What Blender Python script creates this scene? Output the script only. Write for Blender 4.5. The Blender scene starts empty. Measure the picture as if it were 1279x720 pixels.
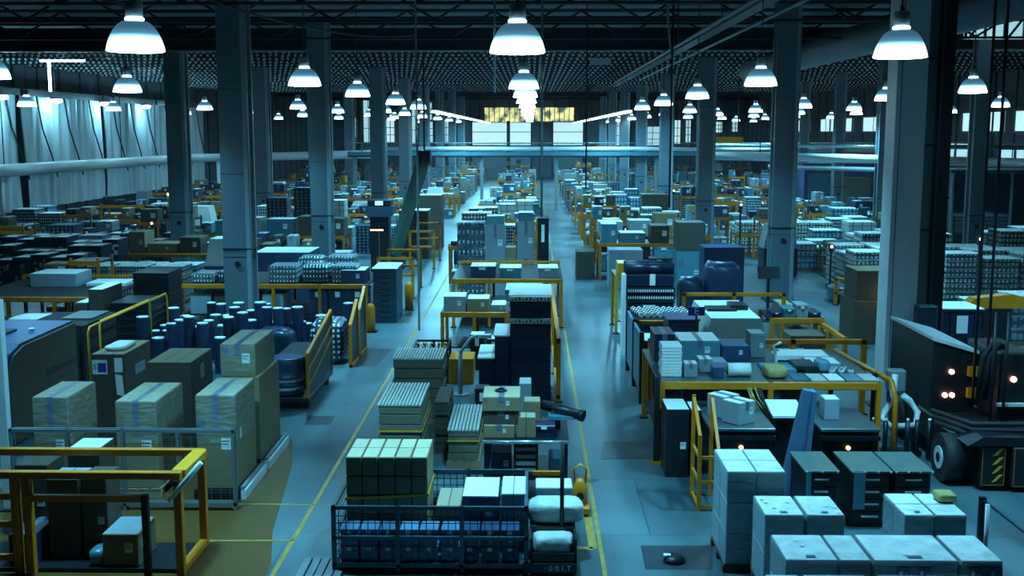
import bpy, bmesh, math, random
from mathutils import Vector, Matrix
RND = random.Random(7)
SC = bpy.context.scene
COL = SC.collection
R = math.radians

# ---------------------------------------------------------------- camera
FPX, CX, CY, CAMZ = 1400.0, 639.5, 360.0, 6.0
PITCH, YAW = R(7.93), R(0.99)
FW = Vector((-math.sin(YAW)*math.cos(PITCH), math.cos(YAW)*math.cos(PITCH), -math.sin(PITCH)))
RT = Vector((math.cos(YAW), math.sin(YAW), 0))
UP = RT.cross(FW)
cd = bpy.data.cameras.new('camera')
cam = bpy.data.objects.new('camera', cd); COL.objects.link(cam)
cam.location = (0, 0, CAMZ); cam.rotation_euler = (math.pi/2 - PITCH, 0, YAW)
cd.sensor_width = 36; cd.lens = 36*FPX/1279.0; cd.clip_start = .1; cd.clip_end = 600
SC.camera = cam

def ray(px, py):
    return FW + RT*((px-CX)/FPX) - UP*((py-CY)/FPX)
def G(px, py, z=0.0):                 # where a sight line meets the height z
    r = ray(px, py); t = (z-CAMZ)/r.z
    return Vector((r.x*t, r.y*t, z))
def D(px, py, y):                     # where a sight line meets the depth y
    r = ray(px, py); t = y/r.y
    return Vector((r.x*t, y, CAMZ+r.z*t))
def BP(xl, xr, yb, yt, dep=None, ytb=None, z0=0.0):
    """axis aligned box from its front face: returns x0,x1,y0,y1,z0,z1"""
    y0 = G((xl+xr)/2, yb, z0).y
    a = D(xl, yt, y0); b = D(xr, yt, y0); z1 = (a.z+b.z)/2
    if dep is None:
        dep = max(.1, G((xl+xr)/2, ytb, z1).y - y0)
    return (a.x, b.x, y0, y0+dep, z0, z1)

# ---------------------------------------------------------------- materials
MATS = {}
def mat(name, col, rough=.6, metal=0.0, noise=.25, nscale=6.0, bump=0.0, emit=None, estr=0.0, alpha=1.0,
        trans=0.0, spec=.5, objrand=0.0, coat=0.0, stretch=None):
    m = bpy.data.materials.new(name); m.use_nodes = True
    nt = m.node_tree; N = nt.nodes; L = nt.links
    b = N['Principled BSDF']
    b.inputs['Roughness'].default_value = rough; b.inputs['Metallic'].default_value = metal
    b.inputs['Specular IOR Level'].default_value = spec
    b.inputs['Coat Weight'].default_value = coat
    tc = N.new('ShaderNodeTexCoord')
    src = tc.outputs['Object']
    if stretch:
        mp = N.new('ShaderNodeMapping'); mp.inputs['Scale'].default_value = stretch
        L.new(src, mp.inputs[0]); src = mp.outputs[0]
    nz = N.new('ShaderNodeTexNoise'); nz.inputs['Scale'].default_value = nscale; nz.inputs['Detail'].default_value = 4
    L.new(src, nz.inputs['Vector'])
    mx = N.new('ShaderNodeMix'); mx.data_type = 'RGBA'
    c = tuple(col)
    mx.inputs['A'].default_value = (*[max(0, v*(1-noise)) for v in c], 1)
    mx.inputs['B'].default_value = (*[min(1, v*(1+noise)) for v in c], 1)
    L.new(nz.outputs['Fac'], mx.inputs['Factor'])
    out = mx.outputs['Result']
    if objrand:
        oi = N.new('ShaderNodeObjectInfo'); hs = N.new('ShaderNodeHueSaturation')
        mr = N.new('ShaderNodeMapRange'); mr.inputs[3].default_value = 1-objrand; mr.inputs[4].default_value = 1+objrand
        L.new(oi.outputs['Random'], mr.inputs[0]); L.new(mr.outputs[0], hs.inputs['Value']); L.new(out, hs.inputs['Color'])
        out = hs.outputs['Color']
    L.new(out, b.inputs['Base Color'])
    if bump:
        bp = N.new('ShaderNodeBump'); bp.inputs['Strength'].default_value = bump; bp.inputs['Distance'].default_value = .02
        L.new(nz.outputs['Fac'], bp.inputs['Height']); L.new(bp.outputs[0], b.inputs['Normal'])
    if emit:
        b.inputs['Emission Color'].default_value = (*emit, 1); b.inputs['Emission Strength'].default_value = estr
    if alpha < 1: b.inputs['Alpha'].default_value = alpha
    if trans: b.inputs['Transmission Weight'].default_value = trans
    MATS[name] = m
    return m

mat('steel_grey', (.22, .27, .29), .45, 0.2, .15, 3)
mat('steel_dark', (.018, .024, .034), .4, .5, .3, 5)
mat('steel_blue', (.045, .095, .135), .38, .3, .25, 4)
mat('steel_bright', (.6, .66, .7), .25, .8, .15, 8)
mat('black', (.007, .008, .011), .45, 0, .3, 5)
mat('rubber', (.015, .015, .017), .7)
mat('navy', (.010, .018, .05), .35, .1, .35, 5, objrand=.3)
mat('navy_light', (.025, .06, .13), .35, .1, .3, 5, objrand=.3)
mat('yellow', (.62, .20, .006), .42, 0, .22, 7)
mat('yellow_bright', (.85, .36, .014), .38, 0, .15, 7)
mat('orange', (.9, .25, .02), .4, 0, .2, 7)
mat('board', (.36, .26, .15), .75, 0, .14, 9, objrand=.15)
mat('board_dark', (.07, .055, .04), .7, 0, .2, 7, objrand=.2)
mat('board_lit_top', (.48, .41, .27), .7, 0, .12, 8, objrand=.1)  # carton tops: lamp light from above put into a paler board colour
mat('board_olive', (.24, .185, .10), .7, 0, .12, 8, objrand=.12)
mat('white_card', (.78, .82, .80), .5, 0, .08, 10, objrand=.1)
mat('bench_top', (.07, .10, .11), .35, .2, .35, 3)
mat('cab_top', (.10, .13, .12), .5, .1, .3, 5)
mat('beam_blue', (.10, .22, .36), .4, .1, .2, 2)
mat('sheet_side', (.13, .115, .075), .7, 0, .15, 8, objrand=.15)
mat('slat_pale', (.50, .54, .50), .5, 0, .15, 10)
mat('grey_card', (.26, .33, .37), .55, 0, .18, 6, objrand=.2)
mat('tape', (.11, .15, .21), .3, 0, .1, 10)
mat('paper', (.85, .88, .86), .6, 0, .04, 30)
mat('print', (.03, .05, .09), .6)
mat('wood', (.30, .20, .11), .8, 0, .3, 5, stretch=(1, 8, 8), objrand=.2)
mat('sack', (.50, .55, .54), .6, 0, .3, 9, bump=1.0)
mat('sack_tan', (.42, .34, .12), .8, 0, .3, 12, bump=.8)
mat('cyan_plastic', (.09, .26, .34), .3, 0, .25, 5, objrand=.3)
mat('drum_blue', (.015, .035, .075), .3, .2, .3, 4, objrand=.3)
mat('drum_lid', (.75, .82, .84), .4, 0, .1, 5)
mat('green', (.05, .13, .11), .45, .2, .2, 4)
mat('duct', (.22, .27, .30), .45, .5, .15, 3)
mat('duct_dark', (.085, .115, .135), .55, .3, .25, 2)
mat('matt_black', (.010, .011, .013), .85, 0, .3, 4)
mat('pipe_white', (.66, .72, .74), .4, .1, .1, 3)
mat('roof_deck', (.13, .16, .18), .7, 0, .3, .7)
mat('truss', (.022, .027, .032), .6, .2, .2, 4)
mat('wall_panel', (.16, .20, .22), .7, 0, .25, .5)
mat('dark_wall', (.045, .055, .065), .75, 0, .3, .6)
mat('blue_cabin', (.035, .065, .16), .55, 0, .2, 1)
mat('line_yellow', (.42, .25, .05), .55, 0, .6, 5)
mat('column_paint', (.13, .19, .225), .45, .1, .18, 1.5)
mat('column_edge', (.30, .38, .42), .4, .1, .1, 3)
mat('housing_metal', (.40, .52, .58), .35, .3, .1, 6)
mat('crate_blue', (.075, .17, .28), .35, 0, .3, 5, objrand=.3)
mat('lens_glow', (.9, .95, 1), .3, emit=(.55, .90, 1.0), estr=14)
mat('shade_metal', (.30, .40, .46), .3, .3, .1, 6)
mat('strip_glow', (.9, .95, 1), .3, emit=(.55, .90, 1.0), estr=7)
mat('red_glow', (.9, .2, .1), .3, emit=(1, .42, .30), estr=8)
mat('amber_glow', (.9, .6, .2), .3, emit=(1, .75, .25), estr=5)
mat('screen_glow', (.1, .3, .4), .3, emit=(.4, .8, .9), estr=1.2)
mat('sign_blue', (.02, .04, .30), .4)
mat('copper', (.45, .28, .10), .4, .3, .4, 20)

def shade_material():
    m = bpy.data.materials.new('shade_acrylic'); m.use_nodes = True
    nt = m.node_tree; N = nt.nodes; L = nt.links; b = N['Principled BSDF']
    b.inputs['Base Color'].default_value = (.3, .42, .5, 1); b.inputs['Roughness'].default_value = .2
    tc = N.new('ShaderNodeTexCoord'); sp = N.new('ShaderNodeSeparateXYZ'); L.new(tc.outputs['Object'], sp.inputs[0])
    mr = N.new('ShaderNodeMapRange'); mr.inputs[1].default_value = 0; mr.inputs[2].default_value = .40; L.new(sp.outputs['Z'], mr.inputs[0])
    r = N.new('ShaderNodeValToRGB'); e = r.color_ramp.elements
    e[0].position = 0; e[0].color = (.75, .95, 1, 1); e[1].position = 1; e[1].color = (.05, .16, .28, 1)
    for p_, c_ in ((.30, (.55, .92, 1, 1)), (.50, (.17, .52, .74, 1)), (.72, (.07, .24, .40, 1))):
        q = e.new(p_); q.color = c_
    L.new(mr.outputs[0], r.inputs[0]); L.new(r.outputs[0], b.inputs['Emission Color'])
    r2 = N.new('ShaderNodeMapRange'); r2.inputs[1].default_value = .08; r2.inputs[2].default_value = .22; r2.inputs[3].default_value = 4; r2.inputs[4].default_value = .45
    L.new(sp.outputs['Z'], r2.inputs[0]); L.new(r2.outputs[0], b.inputs['Emission Strength'])
    MATS['shade_acrylic'] = m
shade_material()
def film_material():
    m = bpy.data.materials.new('stretch_film'); m.use_nodes = True
    nt = m.node_tree; N = nt.nodes; L = nt.links
    b = N['Principled BSDF']; b.inputs['Base Color'].default_value = (.75, .85, .88, 1); b.inputs['Roughness'].default_value = .22
    tc = N.new('ShaderNodeTexCoord'); mp = N.new('ShaderNodeMapping'); mp.inputs['Scale'].default_value = (3, 3, 14)
    mp.inputs['Rotation'].default_value = (.25, .2, 0)
    nz = N.new('ShaderNodeTexNoise'); nz.inputs['Scale'].default_value = 1.6; nz.inputs['Detail'].default_value = 5
    L.new(tc.outputs['Object'], mp.inputs[0]); L.new(mp.outputs[0], nz.inputs['Vector'])
    mr = N.new('ShaderNodeMapRange'); mr.inputs[1].default_value = .4; mr.inputs[2].default_value = .75
    mr.inputs[3].default_value = .03; mr.inputs[4].default_value = .32
    L.new(nz.outputs['Fac'], mr.inputs[0]); L.new(mr.outputs[0], b.inputs['Alpha'])
    bp = N.new('ShaderNodeBump'); bp.inputs['Strength'].default_value = .6; bp.inputs['Distance'].default_value = .03
    L.new(nz.outputs['Fac'], bp.inputs['Height']); L.new(bp.outputs[0], b.inputs['Normal'])
    MATS['film'] = m
film_material()

def mesh_material(name, col, cell, wire):
    """see-through square wire mesh"""
    m = bpy.data.materials.new(name); m.use_nodes = True
    nt = m.node_tree; N = nt.nodes; L = nt.links
    b = N['Principled BSDF']; b.inputs['Base Color'].default_value = (*col, 1); b.inputs['Roughness'].default_value = .4
    b.inputs['Metallic'].default_value = .4
    tc = N.new('ShaderNodeTexCoord'); sp = N.new('ShaderNodeSeparateXYZ'); L.new(tc.outputs['Object'], sp.inputs[0])
    ad = N.new('ShaderNodeMath'); ad.operation = 'ADD'; L.new(sp.outputs['X'], ad.inputs[0]); L.new(sp.outputs['Y'], ad.inputs[1])
    outs = []
    for s in (ad.outputs[0], sp.outputs['Z']):
        dv = N.new('ShaderNodeMath'); dv.operation = 'DIVIDE'; dv.inputs[1].default_value = cell; L.new(s, dv.inputs[0])
        fr = N.new('ShaderNodeMath'); fr.operation = 'FRACT'; L.new(dv.outputs[0], fr.inputs[0])
        lt = N.new('ShaderNodeMath'); lt.operation = 'LESS_THAN'; lt.inputs[1].default_value = wire/cell; L.new(fr.outputs[0], lt.inputs[0])
        outs.append(lt.outputs[0])
    mm = N.new('ShaderNodeMath'); mm.operation = 'MAXIMUM'; L.new(outs[0], mm.inputs[0]); L.new(outs[1], mm.inputs[1])
    L.new(mm.outputs[0], b.inputs['Alpha'])
    MATS[name] = m
mesh_material('wire_dark', (.03, .05, .08), .10, .012)
mesh_material('wire_grey', (.20, .28, .32), .15, .006)

def grid_material(name, base, dot, sx, sz, fill=.5, rough=.35, line=(.01, .02, .03)):
    """packs of cans / bottles seen through film: light blobs on a dark grid (a pattern of the goods)"""
    m = bpy.data.materials.new(name); m.use_nodes = True
    nt = m.node_tree; N = nt.nodes; L = nt.links
    b = N['Principled BSDF']; b.inputs['Roughness'].default_value = rough
    tc = N.new('ShaderNodeTexCoord'); sp = N.new('ShaderNodeSeparateXYZ'); L.new(tc.outputs['Object'], sp.inputs[0])
    sn = N.new('ShaderNodeSeparateXYZ'); L.new(tc.outputs['Normal'], sn.inputs[0])
    def sel(n_ax, a_, b_):      # a_ on faces turned away from the axis, b_ on faces that look along it
        ab_ = N.new('ShaderNodeMath'); ab_.operation = 'ABSOLUTE'; L.new(sn.outputs[n_ax], ab_.inputs[0])
        gt_ = N.new('ShaderNodeMath'); gt_.operation = 'GREATER_THAN'; gt_.inputs[1].default_value = .7; L.new(ab_.outputs[0], gt_.inputs[0])
        mx_ = N.new('ShaderNodeMix'); L.new(gt_.outputs[0], mx_.inputs['Factor']); L.new(sp.outputs[a_], mx_.inputs['A']); L.new(sp.outputs[b_], mx_.inputs['B'])
        return mx_.outputs['Result']
    ab = []
    for s, c in ((sel('X', 'X', 'Y'), sx), (sel('Z', 'Z', 'Y'), sz)):
        dv = N.new('ShaderNodeMath'); dv.operation = 'DIVIDE'; dv.inputs[1].default_value = c; L.new(s, dv.inputs[0])
        fr = N.new('ShaderNodeMath'); fr.operation = 'FRACT'; L.new(dv.outputs[0], fr.inputs[0])
        sb = N.new('ShaderNodeMath'); sb.operation = 'SUBTRACT'; sb.inputs[1].default_value = .5; L.new(fr.outputs[0], sb.inputs[0])
        aa = N.new('ShaderNodeMath'); aa.operation = 'ABSOLUTE'; L.new(sb.outputs[0], aa.inputs[0]); ab.append(aa.outputs[0])
    mxx = N.new('ShaderNodeMath'); mxx.operation = 'MAXIMUM'; L.new(ab[0], mxx.inputs[0]); L.new(ab[1], mxx.inputs[1])
    nz = N.new('ShaderNodeTexNoise'); nz.inputs['Scale'].default_value = 9; L.new(tc.outputs['Object'], nz.inputs['Vector'])
    lt = N.new('ShaderNodeMath'); lt.operation = 'LESS_THAN'
    ml = N.new('ShaderNodeMath'); ml.operation = 'MULTIPLY'; ml.inputs[1].default_value = fill; L.new(nz.outputs['Fac'], ml.inputs[0])
    L.new(mxx.outputs[0], lt.inputs[0]); L.new(ml.outputs[0], lt.inputs[1])
    gt = N.new('ShaderNodeMath'); gt.operation = 'GREATER_THAN'; gt.inputs[1].default_value = .46; L.new(mxx.outputs[0], gt.inputs[0])
    m1 = N.new('ShaderNodeMix'); m1.data_type = 'RGBA'; m1.inputs['A'].default_value = (*base, 1); m1.inputs['B'].default_value = (*dot, 1)
    L.new(lt.outputs[0], m1.inputs['Factor'])
    m2 = N.new('ShaderNodeMix'); m2.data_type = 'RGBA'; m2.inputs['B'].default_value = (*line, 1)
    L.new(gt.outputs[0], m2.inputs['Factor']); L.new(m1.outputs['Result'], m2.inputs['A'])
    L.new(m2.outputs['Result'], b.inputs['Base Color'])
    MATS[name] = m
grid_material('cans', (.045, .05, .045), (.80, .84, .78), .15, .19, .55)
grid_material('bottles', (.025, .055, .08), (.7, .82, .85), .10, .15, .44)
grid_material('crate_grid', (.012, .02, .04), (.25, .33, .42), .2, .15, .45)
grid_material('navy_dots', (.010, .016, .04), (.6, .72, .8), .16, .36, .30)
grid_material('blue_packs', (.04, .10, .17), (.26, .42, .52), .19, .26, .62)
grid_material('boxlines', (.36, .42, .40), (.42, .48, .46), .42, .32, .95)
grid_material('stripes', (.22, .25, .22), (.30, .33, .28), .6, .07, .9)

def top_stripe_material():
    m = bpy.data.materials.new('sheet_tops'); m.use_nodes = True
    nt = m.node_tree; N = nt.nodes; L = nt.links; b = N['Principled BSDF']; b.inputs['Roughness'].default_value = .5
    tc = N.new('ShaderNodeTexCoord'); sp = N.new('ShaderNodeSeparateXYZ'); L.new(tc.outputs['Object'], sp.inputs[0])
    res = []
    for s, c, k in ((sp.outputs['X'], .062, .30), (sp.outputs['Y'], .30, .06)):
        dv = N.new('ShaderNodeMath'); dv.operation = 'DIVIDE'; dv.inputs[1].default_value = c; L.new(s, dv.inputs[0])
        fr = N.new('ShaderNodeMath'); fr.operation = 'FRACT'; L.new(dv.outputs[0], fr.inputs[0])
        lt = N.new('ShaderNodeMath'); lt.operation = 'LESS_THAN'; lt.inputs[1].default_value = k; L.new(fr.outputs[0], lt.inputs[0]); res.append(lt.outputs[0])
    mm = N.new('ShaderNodeMath'); mm.operation = 'MAXIMUM'; L.new(res[0], mm.inputs[0]); L.new(res[1], mm.inputs[1])
    mx = N.new('ShaderNodeMix'); mx.data_type = 'RGBA'; mx.inputs['A'].default_value = (.72, .77, .74, 1); mx.inputs['B'].default_value = (.06, .08, .09, 1)
    L.new(mm.outputs[0], mx.inputs['Factor']); L.new(mx.outputs['Result'], b.inputs['Base Color'])
    MATS['sheet_tops'] = m
top_stripe_material()

# ---------------------------------------------------------------- mesh building
class MB:
    def __init__(s): s.bm = bmesh.new(); s.mats = []
    def mi(s, m):
        if m not in s.mats: s.mats.append(m)
        return s.mats.index(m)
    def box(s, x0, x1, y0, y1, z0, z1, m, top=None, bev=0.0, taper=1.0):
        bm = s.bm; cx, cy = (x0+x1)/2, (y0+y1)/2
        def t(x, y): return (cx+(x-cx)*taper, cy+(y-cy)*taper)
        v = [bm.verts.new(p) for p in ((x0, y0, z0), (x1, y0, z0), (x1, y1, z0), (x0, y1, z0),
             (*t(x0, y0), z1), (*t(x1, y0), z1), (*t(x1, y1), z1), (*t(x0, y1), z1))]
        i = s.mi(m); j = s.mi(top) if top else i
        fs = []
        for k, q in enumerate(((0, 3, 2, 1), (4, 5, 6, 7), (0, 1, 5, 4), (1, 2, 6, 5), (2, 3, 7, 6), (3, 0, 4, 7))):
            f = bm.faces.new([v[a] for a in q]); f.material_index = j if k == 1 else i; fs.append(f)
        if bev:
            es = list({e for f in fs for e in f.edges})
            bmesh.ops.bevel(bm, geom=es, offset=bev, segments=1, affect='EDGES', profile=.5)
        return s
    def bar(s, p, q, w, h, m):
        p = Vector(p); q = Vector(q); d = q-p; L = d.length
        z = d.normalized(); up = Vector((0, 0, 1)) if abs(z.z) < .95 else Vector((0, 1, 0))
        x = up.cross(z).normalized(); y = z.cross(x)
        c = [(-w/2, -h/2), (w/2, -h/2), (w/2, h/2), (-w/2, h/2)]
        a = [s.bm.verts.new(p+x*i+y*j) for i, j in c]; b = [s.bm.verts.new(q+x*i+y*j) for i, j in c]
        k = s.mi(m)
        for f in ((a[3], a[2], a[1], a[0]), (b[0], b[1], b[2], b[3])): s.bm.faces.new(f).material_index = k
        for i in range(4):
            s.bm.faces.new((a[i], a[(i+1) % 4], b[(i+1) % 4], b[i])).material_index = k
        return s
    def cyl(s, p, q, r, m, n=12, r2=None, cap=None, smooth=True):
        p = Vector(p); q = Vector(q); z = (q-p).normalized(); up = Vector((0, 0, 1)) if abs(z.z) < .95 else Vector((0, 1, 0))
        x = up.cross(z).normalized(); y = z.cross(x); r2 = r if r2 is None else r2
        a = [s.bm.verts.new(p+(x*math.cos(t)+y*math.sin(t))*r) for t in (2*math.pi*i/n for i in range(n))]
        b = [s.bm.verts.new(q+(x*math.cos(t)+y*math.sin(t))*r2) for t in (2*math.pi*i/n for i in range(n))]
        k = s.mi(m); c = s.mi(cap) if cap else k
        s.bm.faces.new(a[::-1]).material_index = k; s.bm.faces.new(b).material_index = c
        for i in range(n):
            f = s.bm.faces.new((a[i], a[(i+1) % n], b[(i+1) % n], b[i])); f.material_index = k; f.smooth = smooth
        return s
    def tube(s, pts, r, m, n=8):
        pts = [Vector(p) for p in pts]; rings = []; k = s.mi(m)
        for i, p in enumerate(pts):
            d = (pts[min(i+1, len(pts)-1)]-pts[max(i-1, 0)]).normalized()
            up = Vector((0, 0, 1)) if abs(d.z) < .9 else Vector((0, 1, 0))
            x = up.cross(d).normalized(); y = d.cross(x)
            if rings and x.dot(px) < 0: x, y = -x, -y
            px = x
            rings.append([s.bm.verts.new(p+(x*math.cos(2*math.pi*j/n)+y*math.sin(2*math.pi*j/n))*r) for j in range(n)])
        for a, b in zip(rings, rings[1:]):
            for j in range(n):
                f = s.bm.faces.new((a[j], a[(j+1) % n], b[(j+1) % n], b[j])); f.material_index = k; f.smooth = True
        s.bm.faces.new(rings[0][::-1]).material_index = k; s.bm.faces.new(rings[-1]).material_index = k
        return s
    def lathe(s, prof, m, n=20, c=(0, 0), caps=True):
        k = s.mi(m); rings = []
        for r, z in prof:
            rings.append([s.bm.verts.new((c[0]+r*math.cos(2*math.pi*i/n), c[1]+r*math.sin(2*math.pi*i/n), z)) for i in range(n)])
        for a, b in zip(rings, rings[1:]):
            for i in range(n):
                f = s.bm.faces.new((a[i], a[(i+1) % n], b[(i+1) % n], b[i])); f.material_index = k; f.smooth = True
        if caps:
            s.bm.faces.new(rings[0][::-1]).material_index = k; s.bm.faces.new(rings[-1]).material_index = k
        return s
    def prism(s, poly, axis, a, b, m):
        """extrude a 2D outline; axis 'y': poly is (x,z); axis 'x': poly is (y,z); axis 'z': poly is (x,y)"""
        def P3(u, v, t): return {'y': (u, t, v), 'x': (t, u, v), 'z': (u, v, t)}[axis]
        A = [s.bm.verts.new(P3(u, v, a)) for u, v in poly]; B = [s.bm.verts.new(P3(u, v, b)) for u, v in poly]
        k = s.mi(m); n = len(poly)
        s.bm.faces.new(A[::-1]).material_index = k; s.bm.faces.new(B).material_index = k
        for i in range(n): s.bm.faces.new((A[i], A[(i+1) % n], B[(i+1) % n], B[i])).material_index = k
        return s
    def quad(s, ps, m):
        s.bm.faces.new([s.bm.verts.new(p) for p in ps]).material_index = s.mi(m); return s
    def blob(s, x0, x1, y0, y1, z0, z1, m, seed=0, lump=.06, sq=.45):
        """soft rounded lump (sack, bundle) filling a box, flat underneath"""
        r = random.Random(seed); b2 = bmesh.new()
        bmesh.ops.create_icosphere(b2, subdivisions=3, radius=1)
        cx, cy, cz = (x0+x1)/2, (y0+y1)/2, (z0+z1)/2
        ph = [r.uniform(0, 6) for _ in range(6)]
        k = s.mi(m); mp = {}
        for v in b2.verts:
            p = v.co
            q = Vector([math.copysign(abs(c)**sq, c) for c in p])
            mxx = 1+lump*(math.sin(3*p.x+ph[0])*math.sin(4*p.y+ph[1])+.6*math.sin(7*p.x+ph[2]+5*p.z)*math.sin(6*p.y+ph[3]))
            z = min(1, max(-1, q.z))
            mp[v] = s.bm.verts.new((cx+(x1-x0)/2*max(-1, min(1, q.x*mxx)), cy+(y1-y0)/2*max(-1, min(1, q.y*mxx)), cz+(z1-z0)/2*(z*mxx if z > 0 else z)))
        for f in b2.faces:
            g = s.bm.faces.new([mp[v] for v in f.verts]); g.smooth = True; g.material_index = k
        b2.free(); return s
    def mesh(s, name):
        bmesh.ops.recalc_face_normals(s.bm, faces=s.bm.faces)
        me = bpy.data.meshes.new(name); s.bm.to_mesh(me); s.bm.free()
        for m in s.mats: me.materials.append(MATS[m])
        return me

CACHE = {}
def cached(key, fn):
    if key not in CACHE: CACHE[key] = fn()
    return CACHE[key]
def obj(name, me, parent=None, loc=(0, 0, 0), rotz=0.0, label=None):
    o = bpy.data.objects.new(name, me); COL.objects.link(o)
    o.location = loc; o.rotation_euler = (0, 0, rotz)
    if parent: o.parent = parent
    if label: o['label'] = label
    return o
def tag(o, label, cat, group=None, kind=None):
    o['label'] = label; o['category'] = cat
    if group: o['group'] = group
    if kind: o['kind'] = kind
    return o
def thing(name, label, cat, loc=(0, 0, 0), rotz=0.0, group=None):
    return tag(obj(name, None, None, loc, rotz), label, cat, group)
def struct(name, mb, loc=(0, 0, 0)):
    o = obj(name, mb.mesh(name), None, loc); o['kind'] = 'structure'
    return o
def kind(key, name, parts, label, cat, loc, rotz=0.0, group=None):
    """place a thing; parts = list of (part_name, mesh builder fn, parent index or None, part label)
    built once per key and shared by all copies"""
    ms = cached(key, lambda: [(n, f().mesh(n), p, l) for n, f, p, l in parts()])
    if len(ms) == 1 :
        return tag(obj(name, ms[0][1], None, loc, rotz), label, cat, group)
    t = thing(name, label, cat, loc, rotz, group); os_ = []
    for n, me, p, l in ms:
        os_.append(obj(n, me, t if p is None else os_[p], label=l))
    return t
def text_mesh(txt, size, m, depth=.002):
    def f():
        cu = bpy.data.curves.new('text', 'FONT'); cu.body = txt; cu.size = size; cu.extrude = depth
        cu.align_x = 'CENTER'; cu.align_y = 'CENTER'
        o = bpy.data.objects.new('text', cu); COL.objects.link(o)
        dg = bpy.context.evaluated_depsgraph_get()
        me = bpy.data.meshes.new_from_object(o.evaluated_get(dg)); bpy.data.objects.remove(o)
        me.materials.clear(); me.materials.append(MATS[m]); me.name = 'lettering'
        return me
    return cached(('txt', txt, size, m), f)
def face_text(txt, size, m, parent, loc, name='lettering', rot=(math.pi/2, 0, 0)):
    o = obj(name, text_mesh(txt, size, m), parent, loc); o.rotation_euler = rot
    return o
# ================================================================ SETTING
XL, XR, YF, YB, ZC = -27.6, 28.0, -4.0, 150.0, 10.4

def floor_material():
    m = bpy.data.materials.new('concrete_floor'); m.use_nodes = True
    nt = m.node_tree; N = nt.nodes; L = nt.links; b = N['Principled BSDF']
    tc = N.new('ShaderNodeTexCoord')
    def noise(sc, det, st=None):
        src = tc.outputs['Object']
        if st:
            mp = N.new('ShaderNodeMapping'); mp.inputs['Scale'].default_value = st; L.new(src, mp.inputs[0]); src = mp.outputs[0]
        n = N.new('ShaderNodeTexNoise'); n.inputs['Scale'].default_value = sc; n.inputs['Detail'].default_value = det
        L.new(src, n.inputs['Vector']); return n.outputs['Fac']
    big, fine, streak = noise(.35, 5), noise(4, 3), noise(.8, 4, (1.2, .25, 1))
    br = N.new('ShaderNodeTexBrick'); br.offset = .5; br.inputs['Scale'].default_value = 1
    br.inputs['Color1'].default_value = (.85, .85, .85, 1); br.inputs['Color2'].default_value = (1.1, 1.1, 1.1, 1); br.inputs['Mortar'].default_value = (.45, .45, .45, 1)
    br.inputs['Mortar Size'].default_value = .010; br.inputs['Brick Width'].default_value = 3.6; br.inputs['Row Height'].default_value = 2.7
    L.new(tc.outputs['Object'], br.inputs['Vector'])
    r = N.new('ShaderNodeValToRGB'); e = r.color_ramp.elements
    e[0].position = .33; e[0].color = (.018, .045, .060, 1); e[1].position = .66; e[1].color = (.135, .22, .245, 1)
    a = N.new('ShaderNodeMath'); a.operation = 'MULTIPLY_ADD'; a.inputs[1].default_value = .5; L.new(big, a.inputs[0])
    h = N.new('ShaderNodeMath'); h.operation = 'MULTIPLY'; h.inputs[1].default_value = .5; L.new(streak, h.inputs[0]); L.new(h.outputs[0], a.inputs[2])
    L.new(a.outputs[0], r.inputs[0])
    mx = N.new('ShaderNodeMix'); mx.data_type = 'RGBA'; mx.blend_type = 'MULTIPLY'; mx.inputs['Factor'].default_value = 1
    L.new(r.outputs[0], mx.inputs['A']); L.new(br.outputs['Color'], mx.inputs['B'])
    m2 = N.new('ShaderNodeMix'); m2.data_type = 'RGBA'; m2.blend_type = 'OVERLAY'; m2.inputs['Factor'].default_value = .35
    L.new(mx.outputs['Result'], m2.inputs['A']); L.new(fine, m2.inputs['B'])
    L.new(mx.outputs['Result'], b.inputs['Base Color'])
    rr = N.new('ShaderNodeMapRange'); rr.inputs[1].default_value = .3; rr.inputs[2].default_value = .7; rr.inputs[3].default_value = .285; rr.inputs[4].default_value = .40
    L.new(streak, rr.inputs[0]); L.new(rr.outputs[0], b.inputs['Roughness'])
    bp = N.new('ShaderNodeBump'); bp.inputs['Strength'].default_value = .05; bp.inputs['Distance'].default_value = .01
    MATS['floor'] = m
floor_material()
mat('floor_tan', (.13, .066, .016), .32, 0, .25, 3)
mat('floor_patch', (.045, .055, .065), .35, 0, .3, 2)
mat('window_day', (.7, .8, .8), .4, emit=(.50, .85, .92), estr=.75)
mat('window_dim', (.7, .8, .8), .4, emit=(.42, .80, .92), estr=.6)

def window_foliage():
    m = bpy.data.materials.new('window_yellow'); m.use_nodes = True
    nt = m.node_tree; N = nt.nodes; L = nt.links; b = N['Principled BSDF']
    tc = N.new('ShaderNodeTexCoord'); nz = N.new('ShaderNodeTexNoise'); nz.inputs['Scale'].default_value = .9; nz.inputs['Detail'].default_value = 6
    L.new(tc.outputs['Object'], nz.inputs['Vector'])
    r = N.new('ShaderNodeValToRGB'); e = r.color_ramp.elements
    e[0].position = .40; e[0].color = (.05, .10, .05, 1); e[1].position = .56; e[1].color = (.85, .85, .38, 1)
    L.new(nz.outputs['Fac'], r.inputs[0]); L.new(r.outputs[0], b.inputs['Emission Color']); b.inputs['Emission Strength'].default_value = .9
    MATS['window_yellow'] = m
window_foliage()
grid_material('purlin_glints', (.018, .024, .03), (.9, .95, 1), .30, .35, .42, .3, (.012, .016, .02))  # glints under the roof painted into the purlin colour as pale dots

struct('floor', MB().box(XL-.4, XR+.4, YF, YB+.4, -.3, 0, 'floor'))
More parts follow.
